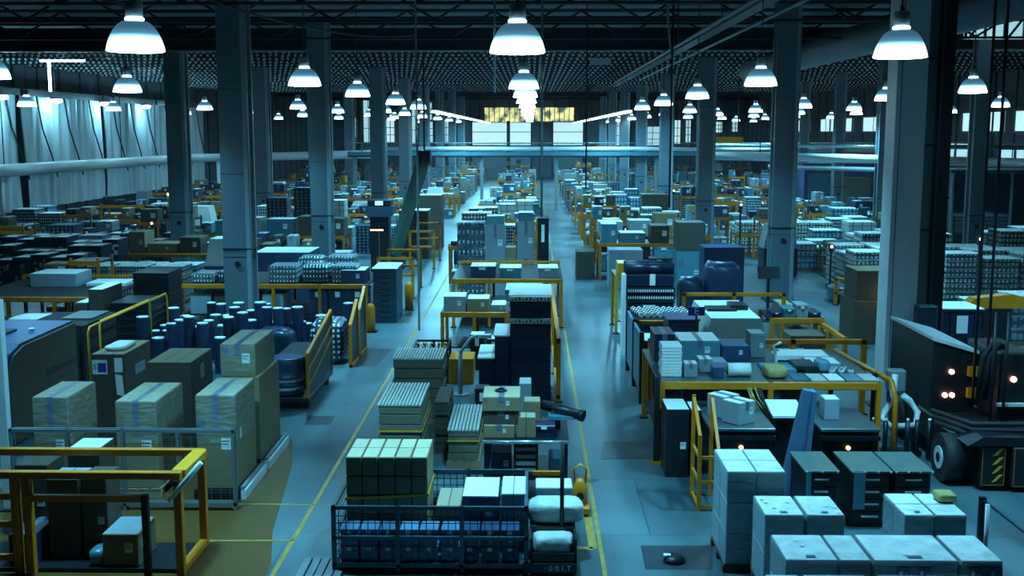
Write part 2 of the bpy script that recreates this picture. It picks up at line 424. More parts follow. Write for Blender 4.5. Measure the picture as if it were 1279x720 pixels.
# ceiling: ribbed steel deck
struct('ceiling', MB().box(XL-.4, XR+.4, YF, YB+.4, ZC, ZC+.2, 'roof_deck'))
c = MB()
y = 20.0
while y < 149:
    c.box(XL, XR, y, y+.07, ZC-.10, ZC-.001, 'truss'); y += 2.4 if y < 47 else 2.0
struct('trim_12', c)
w = MB(); w.box(XL-.4, XL, YF, YB, 0, ZC, 'dark_wall')
for y in range(0, 150, 3): w.box(XL, XL+.08, y, y+.12, 0, ZC, 'truss')
struct('wall_left', w)
w = MB(); w.box(XR, XR+.4, YF, YB, 0, ZC, 'dark_wall')
for y in range(0, 150, 3): w.box(XR-.08, XR, y, y+.12, 0, ZC, 'truss')
struct('wall_right', w)
w = MB(); w.box(XL-.4, XR+.4, YB, YB+.4, 0, ZC, 'wall_panel')
for x in range(-27, 28, 2): w.box(x, x+.15, YB-.08, YB, 0, ZC, 'dark_wall')
struct('wall_back', w)

# floor markings
def stripe(n, pts, wd, m='line_yellow'):
    mb = MB()
    for p, q in zip(pts, pts[1:]):
        p = Vector(p); q = Vector(q); d = (q-p).normalized(); s = Vector((-d.y, d.x, 0))*wd/2
        a = [p-s, q-s, q+s, p+s]
        mb.prism([(v.x, v.y) for v in a], 'z', .0, .004, m)
    struct('trim_%d' % n, mb)
stripe(1, [(-3.52, 13.2, 0), (-3.52, 75, 0)], .065)
stripe(2, [(1.02, 13.2, 0), (1.02, 120, 0)], .06)
a = G(250, 676); b_ = G(413, 676); stripe(3, [(a.x, a.y, 0), (-3.5, b_.y, 0)], .055)
a = G(320, 630); b_ = G(413, 631); stripe(4, [(a.x-.6, a.y, 0), (-3.5, b_.y, 0)], .045)
q = [G(700, 629), G(731, 629), G(735, 686), G(700, 686)]
stripe(5, [(q[0].x, q[0].y, 0), (q[1].x, q[1].y, 0), (q[1].x+.02, q[2].y, 0), (q[3].x, q[2].y, 0)], .12)
stripe(6, [(q[1].x, q[0].y+.05, 0), (1.0, q[0].y+.05, 0)], .05)
# flat tan sheet over the floor on the left, darker repair patches in the concrete
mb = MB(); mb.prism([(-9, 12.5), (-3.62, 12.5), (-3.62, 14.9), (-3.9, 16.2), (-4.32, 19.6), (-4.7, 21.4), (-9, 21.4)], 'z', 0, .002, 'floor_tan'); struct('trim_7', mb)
def patch(n, px):
    g = [G(*p) for p in px]
    struct('trim_%d' % n, MB().prism([(v.x, v.y) for v in g], 'z', 0, .0025, 'floor_patch'))
patch(8, [(452, 436), (490, 436), (470, 458), (436, 458)][::-1])
patch(9, [(755, 552), (812, 552), (812, 574), (750, 574)][::-1])
patch(10, [(800, 682), (890, 682), (890, 712), (806, 712)][::-1])
patch(11, [(385, 520), (419, 520), (412, 531), (380, 531)][::-1])

# ---------------------------------------------------------------- back wall openings, daylight windows
def window(n, x0, x1, z0, z1, nx, nz, glass, y=YB-.1):
    mb = MB(); mb.box(x0, x1, y, y+.05, z0, z1, glass)
    fr = .09
    for i in range(nx+1):
        x = x0+(x1-x0)*i/nx; mb.box(x-fr/2, x+fr/2, y-.08, y, z0, z1, 'steel_dark')
    for k in range(nz+1):
        z = z0+(z1-z0)*k/nz; mb.box(x0, x1, y-.07, y, z-fr/2, z+fr/2, 'steel_dark')
    struct('window_%d' % n, mb)
def Bx(px): return D(px, 160, YB).x
def Bz(py): return D(664, py, YB).z
wn = 1
window(wn, Bx(605), Bx(662), Bz(153), Bz(134), 9, 1, 'window_yellow'); wn += 1
window(wn, Bx(668), Bx(717), Bz(152), Bz(134), 8, 1, 'window_yellow'); wn += 1
for x0, x1, y0, y1, g in ((432, 444, 122, 142, 'window_dim'), (435, 445, 147, 172, 'window_dim'), (454, 467, 125, 178, 'window_dim'), (482, 493, 150, 178, 'window_day'),
                          (510, 519, 128, 180, 'window_dim'), (528, 540, 128, 150, 'window_dim'), (529, 541, 152, 178, 'window_dim'), (552, 562, 150, 178, 'window_dim'),
                          (770, 778, 145, 182, 'window_dim'), (806, 824, 158, 182, 'window_dim'), (842, 850, 150, 180, 'window_day'), (856, 863, 150, 178, 'window_dim'), (893, 902, 152, 166, 'window_day'), (914, 923, 150, 165, 'window_dim')):
    window(wn, Bx(x0), Bx(x1), Bz(y1), Bz(y0), 2, 3, g); wn += 1
# three big pale roller doors
for i, (x0, x1) in enumerate(((589, 634), (636, 664), (690, 729))):
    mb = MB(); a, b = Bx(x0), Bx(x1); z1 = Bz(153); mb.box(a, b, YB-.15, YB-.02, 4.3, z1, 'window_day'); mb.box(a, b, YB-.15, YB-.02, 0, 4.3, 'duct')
    for z in (1.5, 3.0, 4.5, 6.0): mb.box(a, b, YB-.19, YB-.15, z-.05, z+.05, 'steel_grey')
    for x in (a, b): mb.box(x-.12, x+.12, YB-.25, YB-.02, 0, z1+.2, 'steel_dark')
    struct('door_%d' % (i+1), mb)
# windows along the right wall
def side_window(n, y0, y1, z0, z1, k, g='window_dim'):
    mb = MB(); mb.box(XR-.06, XR-.02, y0, y1, z0, z1, g)
    for i in range(k+1):
        y = y0+(y1-y0)*i/k; mb.box(XR-.16, XR-.06, y-.08, y+.08, z0, z1, 'steel_dark')
    mb.box(XR-.16, XR-.06, y0, y1, z0-.06, z0+.06, 'steel_dark'); mb.box(XR-.16, XR-.06, y0, y1, z1-.06, z1+.06, 'steel_dark')
    struct('window_%d' % n, mb)
for y0, y1 in ((60, 66), (67.5, 74), (77, 82), (84, 96), (99, 110), (114, 124)):
    side_window(wn, y0, y1, 6.0, 7.25, 3, 'window_day'); wn += 1
for y0, y1 in ((56, 68), (70, 82)):
    side_window(wn, y0, y1, 4.0, 5.3, 5); wn += 1
# roof monitor glazing at top right
mb = MB(); mb.box(16.2, 22, 43.2, 43.25, 9.45, 10.35, 'window_dim')
for i in range(9): mb.box(16.2+i*.72, 16.28+i*.72, 43.1, 43.2, 9.45, 10.4, 'steel_dark')
for i in range(4): mb.bar((16.3+i*1.45, 43.05, 9.45), (17.0+i*1.45, 43.05, 10.38), .08, .08, 'steel_dark')
struct('window_%d' % wn, mb); wn += 1

# ---------------------------------------------------------------- steel columns
def column_parts(wd=.82, dp=.7):
    def shaft():
        m = MB(); f = .10
        m.box(-wd/2, wd/2, -dp/2, -dp/2+f, .03, ZC, 'column_paint'); m.box(-wd/2, wd/2, dp/2-f, dp/2, .03, ZC, 'steel_grey')
        m.box(-wd/2+.1, wd/2-.1, -dp/2+f, dp/2-f, .03, ZC, 'steel_grey')
        m.box(wd/2-.14, wd/2-.02, -dp/2-.02, -dp/2, .03, ZC, 'column_edge')
        for z in (2.4, 4.8, 7.2): m.box(-wd/2-.004, wd/2+.004, -dp/2-.006, dp/2+.006, z, z+.014, 'steel_dark')
        return m
    def base():
        m = MB(); m.box(-wd/2-.15, wd/2+.15, -dp/2-.15, dp/2+.15, 0, .035, 'steel_dark')
        for x in (-1, 1):
            for y in (-1, 1): m.cyl((x*(wd/2+.08), y*(dp/2+.08), .03), (x*(wd/2+.08), y*(dp/2+.08), .12), .03, 'steel_bright', 8)
        return m
    def strap():
        m = MB()
        m.box(-wd/2-.012, wd/2+.012, -dp/2-.022, dp/2+.012, 2.62, 2.66, 'steel_dark')
        m.cyl((0, -dp/2-.03, 2.2), (0, -dp/2, 2.2), .09, 'steel_dark', 10)
        return m
    return lambda: [('shaft', shaft, None, None), ('base_plate', base, None, None), ('strap', strap, None, None)]
ORD = ['nearest', 'second', 'third', 'fourth', 'fifth', 'sixth', 'seventh', 'eighth', 'ninth', 'tenth', 'eleventh', 'twelfth']
for i, (px, y) in enumerate(((300, 32.5), (404, 45.5), (475, 62.5), (508, 77.5), (532, 92.5), (551, 107), (566, 121), (577, 136))):
    x = D(px, 300, y).x
    kind('column', 'steel_column', column_parts(), ('%s grey steel column counted from the camera in the line left of the left aisle' % ORD[i]) if i < 8 else '', 'column', (x, y, 0), group='columns left of the aisle')
for i, (x, y) in enumerate(((8.9, 40), (8.55, 55.5), (8.45, 71), (8.4, 86.5), (8.4, 102), (8.4, 117.5), (8.4, 133))):
    kind('column', 'steel_column', column_parts(), '%s grey steel column behind the big lit one right of the right aisle' % (['first']+ORD[1:])[i], 'column', (x, y, 0), group='columns right of the aisle')
for i, y in enumerate((47.5, 62.5, 77.5, 92.5, 107)):
    kind('column', 'steel_column', column_parts(), '%s steel column of the outer left line towards the white curtain' % ORD[i], 'column', (-14.9, y, 0), group='outer left columns')
for i, (px, y) in enumerate(((1215, 46), (1098, 58), (1043, 70), (1000, 84))):
    kind('column_s', 'steel_column', column_parts(.62, .6), '%s slim steel column on the far right in front of the lit windows' % ORD[i], 'column', (D(px, 300, y).x, y, 0), group='outer right columns')
# big right column: lamp light put into the pale shaft colour; dark recess, cable duct
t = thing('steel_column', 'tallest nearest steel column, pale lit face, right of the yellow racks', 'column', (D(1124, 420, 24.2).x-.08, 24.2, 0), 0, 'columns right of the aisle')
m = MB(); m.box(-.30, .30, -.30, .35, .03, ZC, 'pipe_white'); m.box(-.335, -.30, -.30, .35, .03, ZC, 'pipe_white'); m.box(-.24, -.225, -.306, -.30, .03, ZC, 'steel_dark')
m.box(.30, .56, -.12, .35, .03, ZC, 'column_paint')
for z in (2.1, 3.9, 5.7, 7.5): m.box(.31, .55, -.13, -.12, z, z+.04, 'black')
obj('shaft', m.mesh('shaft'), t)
m = MB(); m.box(.57, .86, -.28, .20, .03, ZC, 'black'); m.box(.58, .61, -.31, -.28, .03, ZC, 'steel_blue')
for z in (3.0, 3.8, 4.6): m.box(.56, .88, -.31, .22, z, z+.05, 'steel_dark')
obj('cable_duct', m.mesh('cable_duct'), t, label='black vertical cable duct')
m = MB(); m.box(-.5, 1.0, -.5, .5, 0, .03, 'steel_dark'); obj('base_plate', m.mesh('base_plate'), t)
m = MB(); m.box(.24, .66, -.62, -.30, 1.75, 2.35, 'steel_blue', bev=.03); m.cyl((.45, -.46, 1.55), (.45, -.46, 1.76), .05, 'steel_dark'); obj('junction_box', m.mesh('junction_box'), t)

# ---------------------------------------------------------------- roof trusses, beams, duct, cable pipes
def truss_parts(x0, x1, z0, z1, n):
    def chords():
        m = MB(); m.box(x0, x1, -.05, .05, z1-.08, z1, 'truss'); m.box(x0, x1, -.05, .05, z0, z0+.08, 'truss'); return m
    def web():
        m = MB(); s = (x1-x0)/n
        for i in range(n):
            a = x0+s*i
            m.bar((a, 0, z0+.07), (a+s/2, 0, z1-.07), .07, .07, 'truss'); m.bar((a+s/2, 0, z1-.07), (a+s, 0, z0+.07), .07, .07, 'truss')
        return m
    return lambda: [('chord_pair', chords, None, None), ('web_bars', web, None, None)]
for i, y in enumerate((24.5, 29.5, 34.2, 40.5)):
    kind('truss', 'roof_truss', truss_parts(XL+.1, XR-.1, 9.25, 10.3, 18), '%s black steel roof truss spanning the hall above the lamps' % ORD[i], 'roof truss', (0, y, 0), group='roof trusses')
for i, y in enumerate((47.0, 62.0, 77, 92, 107, 122, 137)):
    tag(obj('roof_beam', cached(('beam', i == 0), lambda: MB().box(XL+.1, XR-.1, -.08, .08, 9.35 if i == 0 else 9.85, 10.2, 'truss').box(XL+.1, XR-.1, -.16, .16, 9.28 if i == 0 else 9.78, 9.35 if i == 0 else 9.85, 'steel_grey' if i == 0 else 'steel_dark').mesh('roof_beam')), None, (0, y, 0)),
        ['pale edged roof beam above the second pair of columns', 'first dark roof beam beyond the pale edged one', 'second dark roof beam beyond the pale edged one', 'third dark roof beam beyond the pale edged one', 'fourth dark roof beam beyond the pale edged one', 'fifth dark roof beam beyond the pale edged one', 'last dark roof beam before the back wall'][i], 'roof beam', 'roof beams')
for i in range(20):
    y = 49+i*2.6 if i < 13 else 49+i*2.6+2
    tag(obj('roof_purlin', cached('purlin', lambda: MB().box(XL+.1, XR-.1, -.05, .05, 9.5, 9.68, 'purlin_glints').mesh('roof_purlin')), None, (0, y, 0)),
        'thin dark roof purlin with glints painted as pale dots, far down the hall', 'roof purlin', 'dotted roof purlins')
tag(obj('ceiling_duct', MB().cyl((0, 12, 9.15), (0, 60, 9.15), .55, 'duct_dark', 20).mesh('ceiling_duct'), None, (11.4, 0, 0)), 'big round grey air duct running under the roof on the right', 'duct')
m = MB(); m.box(-.2, .2, 12, 80, 9.2, 9.25, 'steel_dark'); m.box(-.2, -.18, 12, 80, 9.25, 9.35, 'steel_grey'); m.box(.18, .2, 12, 80, 9.25, 9.35, 'steel_grey')
tag(obj('cable_tray', m.mesh('cable_tray'), None, (5.9, 0, 0)), 'long steel cable tray under the roof right of centre', 'cable tray')
for k, (x, z, l) in enumerate(((5.1, 9.0, 'thin steel conduit hanging just left of the cable tray'), (6.6, 9.15, 'thin steel conduit hanging just right of the cable tray'))):
    tag(obj('conduit_pipe', MB().cyl((0, 12, z), (0, 70, z), .05, 'steel_grey', 8).cyl((0, 24, z), (0, 24, ZC-.01), .02, 'steel_dark', 6).cyl((0, 40, z), (0, 40, ZC-.01), .02, 'steel_dark', 6).mesh('conduit_pipe'), None, (x, 0, 0)), l, 'pipe')
def sag(p, q, s, n=12):
    p = Vector(p); q = Vector(q)
    return [p.lerp(q, i/n)-Vector((0, 0, s*4*(i/n)*(1-i/n))) for i in range(n+1)]
for k, (p, q, s, l) in enumerate((((-9.5, 22, 9.9), (-4.5, 44, 9.7), .7, 'black cable sagging under the roof above the left lamps'), ((-13, 26, 10), (-8.6, 31.6, 9.6), .5, 'black cable looped between truss and first left column'),
                                  ((3.5, 30, 9.9), (5.7, 46, 9.6), 1.0, 'black cable curving up to the cable tray'), ((8.9, 27, 9.8), (12.5, 37, 9.6), .9, 'black cable sagging behind the right front lamp'))):
    tag(obj('hanging_cable', MB().tube(sag(p, q, s), .035, 'rubber').mesh('hanging_cable')), l, 'cable')
# thin vertical drop rods in the middle of the view
for px, y, z0, l in ((520, 28, 1.0, 'bright thin drop rod hanging in front of the left aisle'), (677, 24, 4.2, 'bright thin drop rod beside the central lamps'), (839, 30, 4.0, 'thin drop rod left of the right lamp row'),
                     (1238, 20, 1.2, 'black drop rod hanging at the far right edge'), (1254, 20, 1.2, 'second black drop rod at the far right edge'), (733, 40, 4.0, 'faint drop rod over the right aisle'), (618, 26, 6.9, 'short bright drop rod left of the central lamp')):
    x = D(px, 100, y).x
    tag(obj('drop_rod', MB().cyl((0, 0, z0), (0, 0, ZC-.01), .028, 'steel_bright' if 'bright' in l else 'steel_dark', 6).mesh('drop_rod'), None, (x, y, 0)), l, 'rod')
# pipes crossing the hall
def pipe_thing(name, pts, r, m, label, hangers=(), drops=()):
    o = thing(name, label, 'pipe', (0, 0, 0))
    obj('pipe_run', MB().tube(pts, r, m, 12).mesh('pipe_run'), o)
    for h in hangers:
        obj('hanger', MB().cyl(h, (h[0], h[1], ZC), .03, 'steel_dark', 6).mesh('hanger'), o)
    for h in drops: obj('down_pipe', MB().cyl((h[0], h[1], 0), h, .14, m, 10).mesh('down_pipe'), o)
    return o
pipe_thing('overhead_pipe', [(-26.4, 48, 4.1), (-26.4, 70, 4.05), (-26.2, 86, 4.0), (-20, 88, 4.1), (-12, 88, 4.3)], .32, 'pipe_white', 'fat white pipe running along the curtained left wall', [(-26.4, 56, 4.1), (-26.3, 72, 4.1), (-20, 88, 4.2)], [(-26.4, 55.5, 4.05), (-24.2, 86.7, 3.9)])
pipe_thing('overhead_pipe', [(-12, 84, 4.75), (8.2, 84, 4.75), (27, 84, 4.6)], .16, 'pipe_white', 'pale pipe crossing the whole hall above the far racks', [(-6.5, 84, 4.7), (4.2, 84, 4.7), (14, 84, 4.7)])
pipe_thing('overhead_pipe', [(9.5, 60, 4.75), (18, 58, 4.62), (27.5, 50, 4.5)], .22, 'pipe_white', 'bright pipe crossing the right bay below the windows', [(12, 59.5, 4.7), (22, 54.5, 4.6)])
pipe_thing('overhead_pipe', [(9.5, 63, 5.3), (27.5, 57, 5.2)], .12, 'steel_bright', 'thinner upper pipe crossing the right bay', [(14, 61.5, 5.3)])
pipe_thing('overhead_pipe', [(13, 62, 4.1), (27.5, 52, 4.0)], .12, 'steel_grey', 'thin lower pipe crossing the right bay', [(20, 57.2, 4.1)])
m = MB(); m.box(-14, 27, -.4, .4, 4.1, 4.22, 'steel_dark'); m.box(-14, 27, -.42, -.36, 4.22, 4.5, 'cyan_plastic')
t = thing('gantry_bridge', 'long dark gantry bridge crossing the hall under the pale pipe', 'bridge', (0, 86, 0)); obj('deck', m.mesh('deck'), t)
for x in (-13.5, -3.8, 1.9, 9.5, 18.6): obj('support_post', MB().box(x-.12, x+.12, -.12, .12, 0, 4.1, 'steel_grey').mesh('support_post'), t)
m = MB()
for i in range(42): m.box(-14+i, -13.96+i, .36, .40, 4.22, 5.2, 'steel_grey')
m.box(-14, 27, .36, .40, 5.16, 5.2, 'steel_bright'); obj('hand_rail', m.mesh('hand_rail'), t)
# diagonal dark green boom beyond the tower machine
a = D(530, 197, 51.2); b = D(492, 330, 49.5)
t = thing('conveyor_boom', 'dark green boom slanting down beside the second left column', 'boom', (b.x, b.y, 0))
obj('arm', MB().bar((a.x-b.x, a.y-b.y, a.z), (0, 0, max(.5, b.z)), .35, .5, 'green').mesh('arm'), t)
obj('foot', MB().box(-.5, .5, -.4, .4, 0, max(.5, b.z), 'steel_dark').mesh('foot'), t)
obj('head', MB().cyl((a.x-b.x-.3, a.y-b.y, a.z), (a.x-b.x+.3, a.y-b.y, a.z), .35, 'steel_dark').mesh('head'), t)
obj('hanger', MB().cyl((a.x-b.x, a.y-b.y, a.z), (a.x-b.x, a.y-b.y, ZC), .04, 'steel_dark', 6).mesh('hanger'), t)

# white curtain along the left wall
def curtain(y0, y1, z0, z1, x, n, seed):
    r = random.Random(seed); m = MB(); k = m.mi('curtain'); cols = []
    ph = [r.uniform(0, 6) for _ in range(4)]
    for i in range(n+1):
        y = y0+(y1-y0)*i/n; row = []
        for j in range(9):
            z = z0+(z1-z0)*j/8
            dx = .10*math.sin(y*5.1+ph[0]+.3*z)+.07*math.sin(y*2.3+ph[1]-.5*z)+.04*math.sin(y*11+ph[2])
            row.append(m.bm.verts.new((x+dx, y, z)))
        cols.append(row)
    for a, b in zip(cols, cols[1:]):
        for j in range(8):
            f = m.bm.faces.new((a[j], b[j], b[j+1], a[j+1])); f.material_index = k; f.smooth = True
    return m.mesh('sheet')
mat('curtain', (.62, .72, .76), .5, 0, .25, .6, stretch=(1, 3, .3))
for k, (y0, y1, l) in enumerate(((50, 58.8, 'nearest white plastic curtain on the left wall'), (59.2, 70, 'second white plastic curtain on the left wall'), (70.4, 80, 'third white plastic curtain on the left wall'), (80.4, 92, 'fourth white plastic curtain on the left wall'))):
    t = thing('wall_curtain', l, 'curtain', (0, 0, 0), 0, 'wall curtains')
    obj('sheet', curtain(y0, y1, 1.9, 7.9, XL+.75, 130, k), t)
    obj('rail', MB().box(XL+.01, XL+.95, y0, y1, 7.9, 8.25, 'steel_dark').mesh('rail'), t)
    m = MB()
    for q in range(3):
        yy = y0+(y1-y0)*(q+.4)/3; m.tube([(XL+.98, yy, 7.9), (XL+.99, yy+.5, 6.2), (XL+.99, yy+1.6, 4.6), (XL+.98, yy+2.2, 3.5)], .045, 'steel_dark', 6)
    obj('pull_cord', m.mesh('pull_cord'), t)

# ---------------------------------------------------------------- lamps
def lamp_parts(s=1.0):
    def housing():
        m = MB(); m.lathe([(.10, .44), (.115, .45), (.115, .64), (.10, .66)], 'housing_metal', 14); m.cyl((0, 0, .66), (0, 0, .74), .03, 'steel_dark', 8); return m
    def collar(): return MB().lathe([(.115, .40), (.128, .41), (.128, .435), (.115, .44)], 'strip_glow', 16)
    def shade():
        prof = [(.11, .40), (.17, .385), (.23, .345), (.28, .285), (.32, .215), (.350, .14), (.375, .06), (.388, .0)]
        inn = [(r-.012, z-.004) for r, z in prof][::-1]
        return MB().lathe(prof+inn, 'shade_acrylic', 28, caps=False)
    def lens():
        return MB().lathe([(.388, .0), (.37, -.012), (.2, -.02), (.02, -.022)], 'lens_glow', 28)
    def rod(): return MB().cyl((0, 0, .73), (0, 0, ZC-7.1-.01), .014, 'steel_dark', 6)
    return lambda: [('shade', shade, None, None), ('glowing_lens', lens, None, None), ('ballast_housing', housing, None, None), ('collar', collar, None, 'bright collar ring'), ('drop_rod', rod, None, None)]
LAMPW = 2100.0
def lamp(x, y, label, group=None, power=LAMPW, z=7.1):
    o = kind('lamp', 'pendant_lamp', lamp_parts(), label, 'lamp', (x, y, z), 0, group)
    ld = cached(('light', power), lambda: None)
    if ld is None:
        ld = bpy.data.lights.new('lamp_light', 'SPOT'); ld.energy = power; ld.color = (.19, .70, 1.0); ld.shadow_soft_size = .3
        ld.spot_size = R(136); ld.spot_blend = 1.0; CACHE[('light', power)] = ld
    l = bpy.data.objects.new('lamp_light', ld); COL.objects.link(l); l.parent = o; l.location = (0, 0, -.08)
    return o
rows = {'centre': (-.2, [15.9, 29.0, 36.0, 43.5]), 'left': (-5.4, [15.5, 27.0, 35.2, 45, 54]), 'right': (5.45, [17.0, 27.2, 37.5, 47, 56]),
        'outer left': (-11.15, [23.3, 31.2, 43.0, 54, 65, 78, 92]), 'outer right': (12.4, [32.2, 40, 52, 63, 76, 90])}
for rn, (x, ys) in rows.items():
    for i, y in enumerate(ys):
        lamp(x, y, '%s hanging dome lamp of the %s lamp row' % (ORD[i], rn), 'dome lamps')
for i, y in enumerate((15.5, 24.0)):
    lamp(12.4, y, '%s dome lamp of the outer right row outside the right picture edge' % ('nearer', 'farther')[i], 'dome lamps')
FAR = {'centre': (-.2, [52, 62, 74, 88, 104, 122]), 'wall side left': (-21.5, [48, 58, 70, 82, 96]), 'wall side right': (20.5, [50, 60, 72, 86, 100, 114]),
       'mid left': (-16.2, [56, 67, 80, 95]), 'mid right': (16.4, [58, 70, 84, 98])}
for rn, (x, ys) in FAR.items():
    for y in ys:
        lamp(x, y, 'small distant dome lamp far down the %s row' % rn, 'dome lamps', 1000.0 if x < -14 else LAMPW)
# tube lights over the two aisles towards the back wall
for sx, sn in ((-5.3, 'left'), (5.3, 'right')):
    for i in range(10):
        y = 65+i*8.2
        t = thing('tube_light', 'long bright tube light in the far %s line leading to the back wall' % sn, 'lamp', (sx, y, 7.05), 0, 'tube lights')
        obj('tube', cached('tubeglow', lambda: MB().box(-.13, .13, -3.6, 3.6, 0, .10, 'strip_glow').mesh('tube')), t)
        obj('casing', cached('tubecase', lambda: MB().box(-.16, .16, -3.65, 3.65, .10, .17, 'shade_metal').cyl((0, -1.4, .17), (0, -1.4, ZC-7.06), .015, 'steel_dark', 6).cyl((0, 1.4, .17), (0, 1.4, ZC-7.06), .015, 'steel_dark', 6).mesh('casing')), t)
        if i % 2 == 0:
            ld = CACHE.get('tubelight')
            if ld is None:
                ld = bpy.data.lights.new('tube_lamp', 'AREA'); ld.shape = 'RECTANGLE'; ld.size = .3; ld.size_y = 7; ld.energy = 900; ld.color = (.19, .70, 1); CACHE['tubelight'] = ld
            l = bpy.data.objects.new('tube_lamp', ld); COL.objects.link(l); l.parent = t; l.location = (0, 0, -.03)
# low bright cluster of wall lamps under the left curtain rail
for i, y in enumerate((56, 62.5, 69.5, 77, 85)):
    t = thing('bulkhead_lamp', '%s oval wall lamp above the white curtains' % ORD[i], 'lamp', (XL+1.30, y, 7.72), 0, 'curtain lamps')
    obj('lens', cached('bulk', lambda: MB().lathe([(.05, -.14), (.24, -.10), (.30, 0), (.24, .08), (.05, .1)], 'lens_glow', 14).mesh('lens')), t)
    obj('bracket', cached('bulkb', lambda: MB().box(-.34, .05, -.06, .06, .09, .2, 'steel_dark').mesh('bracket')), t)
    ld = CACHE.get('bulkl')
    if ld is None:
        ld = bpy.data.lights.new('bulkhead_light', 'POINT'); ld.energy = 170; ld.color = (.25, .76, 1); ld.shadow_soft_size = .2; CACHE['bulkl'] = ld
    l = bpy.data.objects.new('bulkhead_light', ld); COL.objects.link(l); l.parent = t; l.location = (.45, 0, -.2)

for rn, x, ys in (('inner left', -8.3, (64, 74, 86, 100, 114, 128)), ('inner right', 8.9, (64, 76, 88, 101, 115, 130)), ('wall side right', 24.2, (66, 78, 92, 108, 124)), ('mid left', -12.9, (104, 116, 130))):
    for y in ys:
        kind('lamp', 'pendant_lamp', lamp_parts(), 'small distant dome lamp far down the %s row' % rn, 'lamp', (x, y, 7.1), 0, 'dome lamps')
for k, (px, py, y, L, v) in enumerate(((78, 76, 50, 2.0, 0), (62, 96, 50.3, 1.3, 1))):
    c_ = D(px, py, y)
    t = thing('tube_light', ('small level tube light under the roof above the white curtain', 'small upright tube light below the level one above the curtain')[k], 'lamp', tuple(c_))
    obj('tube', (MB().box(-L/2, L/2, -.04, .04, -.04, .04, 'strip_glow') if v == 0 else MB().box(-.05, .05, -.04, .04, -L/2, L/2, 'strip_glow')).mesh('tube'), t)
    obj('hanger', MB().cyl((.2, .06, -.2 if v == 0 else -.6), (.2, .06, ZC-.01-c_.z), .03, 'steel_dark', 6).mesh('hanger'), t)
c_ = D(750, 77, 46.7)
t = thing('hanging_plate', 'small pale plate hanging under the pale edged roof beam right of centre', 'plate', tuple(c_)); obj('plate', MB().box(-.43, .43, -.02, .02, -.13, .13, 'pipe_white').mesh('plate'), t); obj('hanger', MB().cyl((-.3, 0, .13), (-.3, 0, ZC-.01-c_.z), .02, 'steel_dark', 6).mesh('hanger'), t)
a = D(885, 171, 75); b = D(928, 176, 75)
t = thing('crane_beam', 'yellow crane beam high up beyond the first columns on the right', 'crane beam', ((a.x+b.x)/2, 75, a.z)); obj('beam', MB().box(-(b.x-a.x)/2-.6, (b.x-a.x)/2, -.15, .15, -.45, 0, 'yellow_bright').mesh('beam'), t)
for x in (-1, .8): obj('hanger', MB().cyl((x, 0, 0), (x, 0, ZC-.01-a.z), .05, 'steel_dark', 6).mesh('hanger'), t)
wd = bpy.data.worlds.new('world'); SC.world = wd; wd.use_nodes = True
wd.node_tree.nodes['Background'].inputs[0].default_value = (.05, .16, .30, 1); wd.node_tree.nodes['Background'].inputs[1].default_value = .05

wn_ = wd.node_tree.nodes; vs = wn_.new('ShaderNodeVolumeScatter'); vs.inputs['Density'].default_value = .0003; vs.inputs['Color'].default_value = (.7, .9, 1, 1); vs.inputs['Anisotropy'].default_value = .2
wd.node_tree.links.new(vs.outputs[0], wn_['World Output'].inputs['Volume'])
SC.cycles.volume_bounces = 0
# ================================================================ KINDS
def q2(v): return round(v, 2)
def carton(b, style, label, group=None, top=None, tape=True, tags=0, name='carton', cat='box', rot=0.0, seams=0, flaps=False):
    """closed cardboard box: body with rounded edges, tape, paper labels"""
    x0, x1, y0, y1, z0, z1 = b; w, d, h = q2(x1-x0), q2(y1-y0), q2(z1-z0)
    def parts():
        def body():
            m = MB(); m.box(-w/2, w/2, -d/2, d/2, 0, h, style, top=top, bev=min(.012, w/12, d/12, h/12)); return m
        out = [('body', body, None, None)]
        if tape:
            def tp():
                m = MB(); e = .003; s = min(.05, w*.12)
                m.box(-s, s, -d/2-e, d/2+e, h, h+e, 'tape'); m.box(-s, s, -d/2-e, -d/2, h*.62, h, 'tape'); m.box(-s, s, d/2, d/2+e, h*.62, h, 'tape'); return m
            out.append(('tape', tp, None, None))
        if seams:
            def sm():
                m = MB(); e = .003
                for i in range(1, seams): x = -w/2+w*i/seams; m.box(x-.006, x+.006, -d/2-e, d/2, 0.01, h+e, 'print')
                return m
            out.append(('seam', sm, None, None))
        if tags:
            def pl():
                m = MB(); s = min(w, h)*.30; e = .004
                m.box(w*.12, w*.12+s*.8, -d/2-e, -d/2, h*.42, h*.42+s, 'paper')
                m.box(w*.13, w*.12+s*.7, -d/2-e*1.5, -d/2-e, h*.42+s*.7, h*.42+s*.8, 'print')
                m.box(w*.13, w*.12+s*.6, -d/2-e*1.5, -d/2-e, h*.42+s*.45, h*.42+s*.52, 'print')
                if tags > 1: m.box(-w*.44, -w*.44+s*.6, -d/2-e, -d/2, h*.66, h*.66+s*.8, 'tape')
                if tags > 2: m.box(w/2, w/2+e, -d*.30, -d*.30+s*.5, h*.5, h*.5+s*.9, 'paper')
                return m
            out.append(('paper_label', pl, None, None))
        return out
    return kind(('carton', w, d, h, style, top, tape, tags, seams), name, parts, label, cat, ((x0+x1)/2, (y0+y1)/2, z0), rot, group)

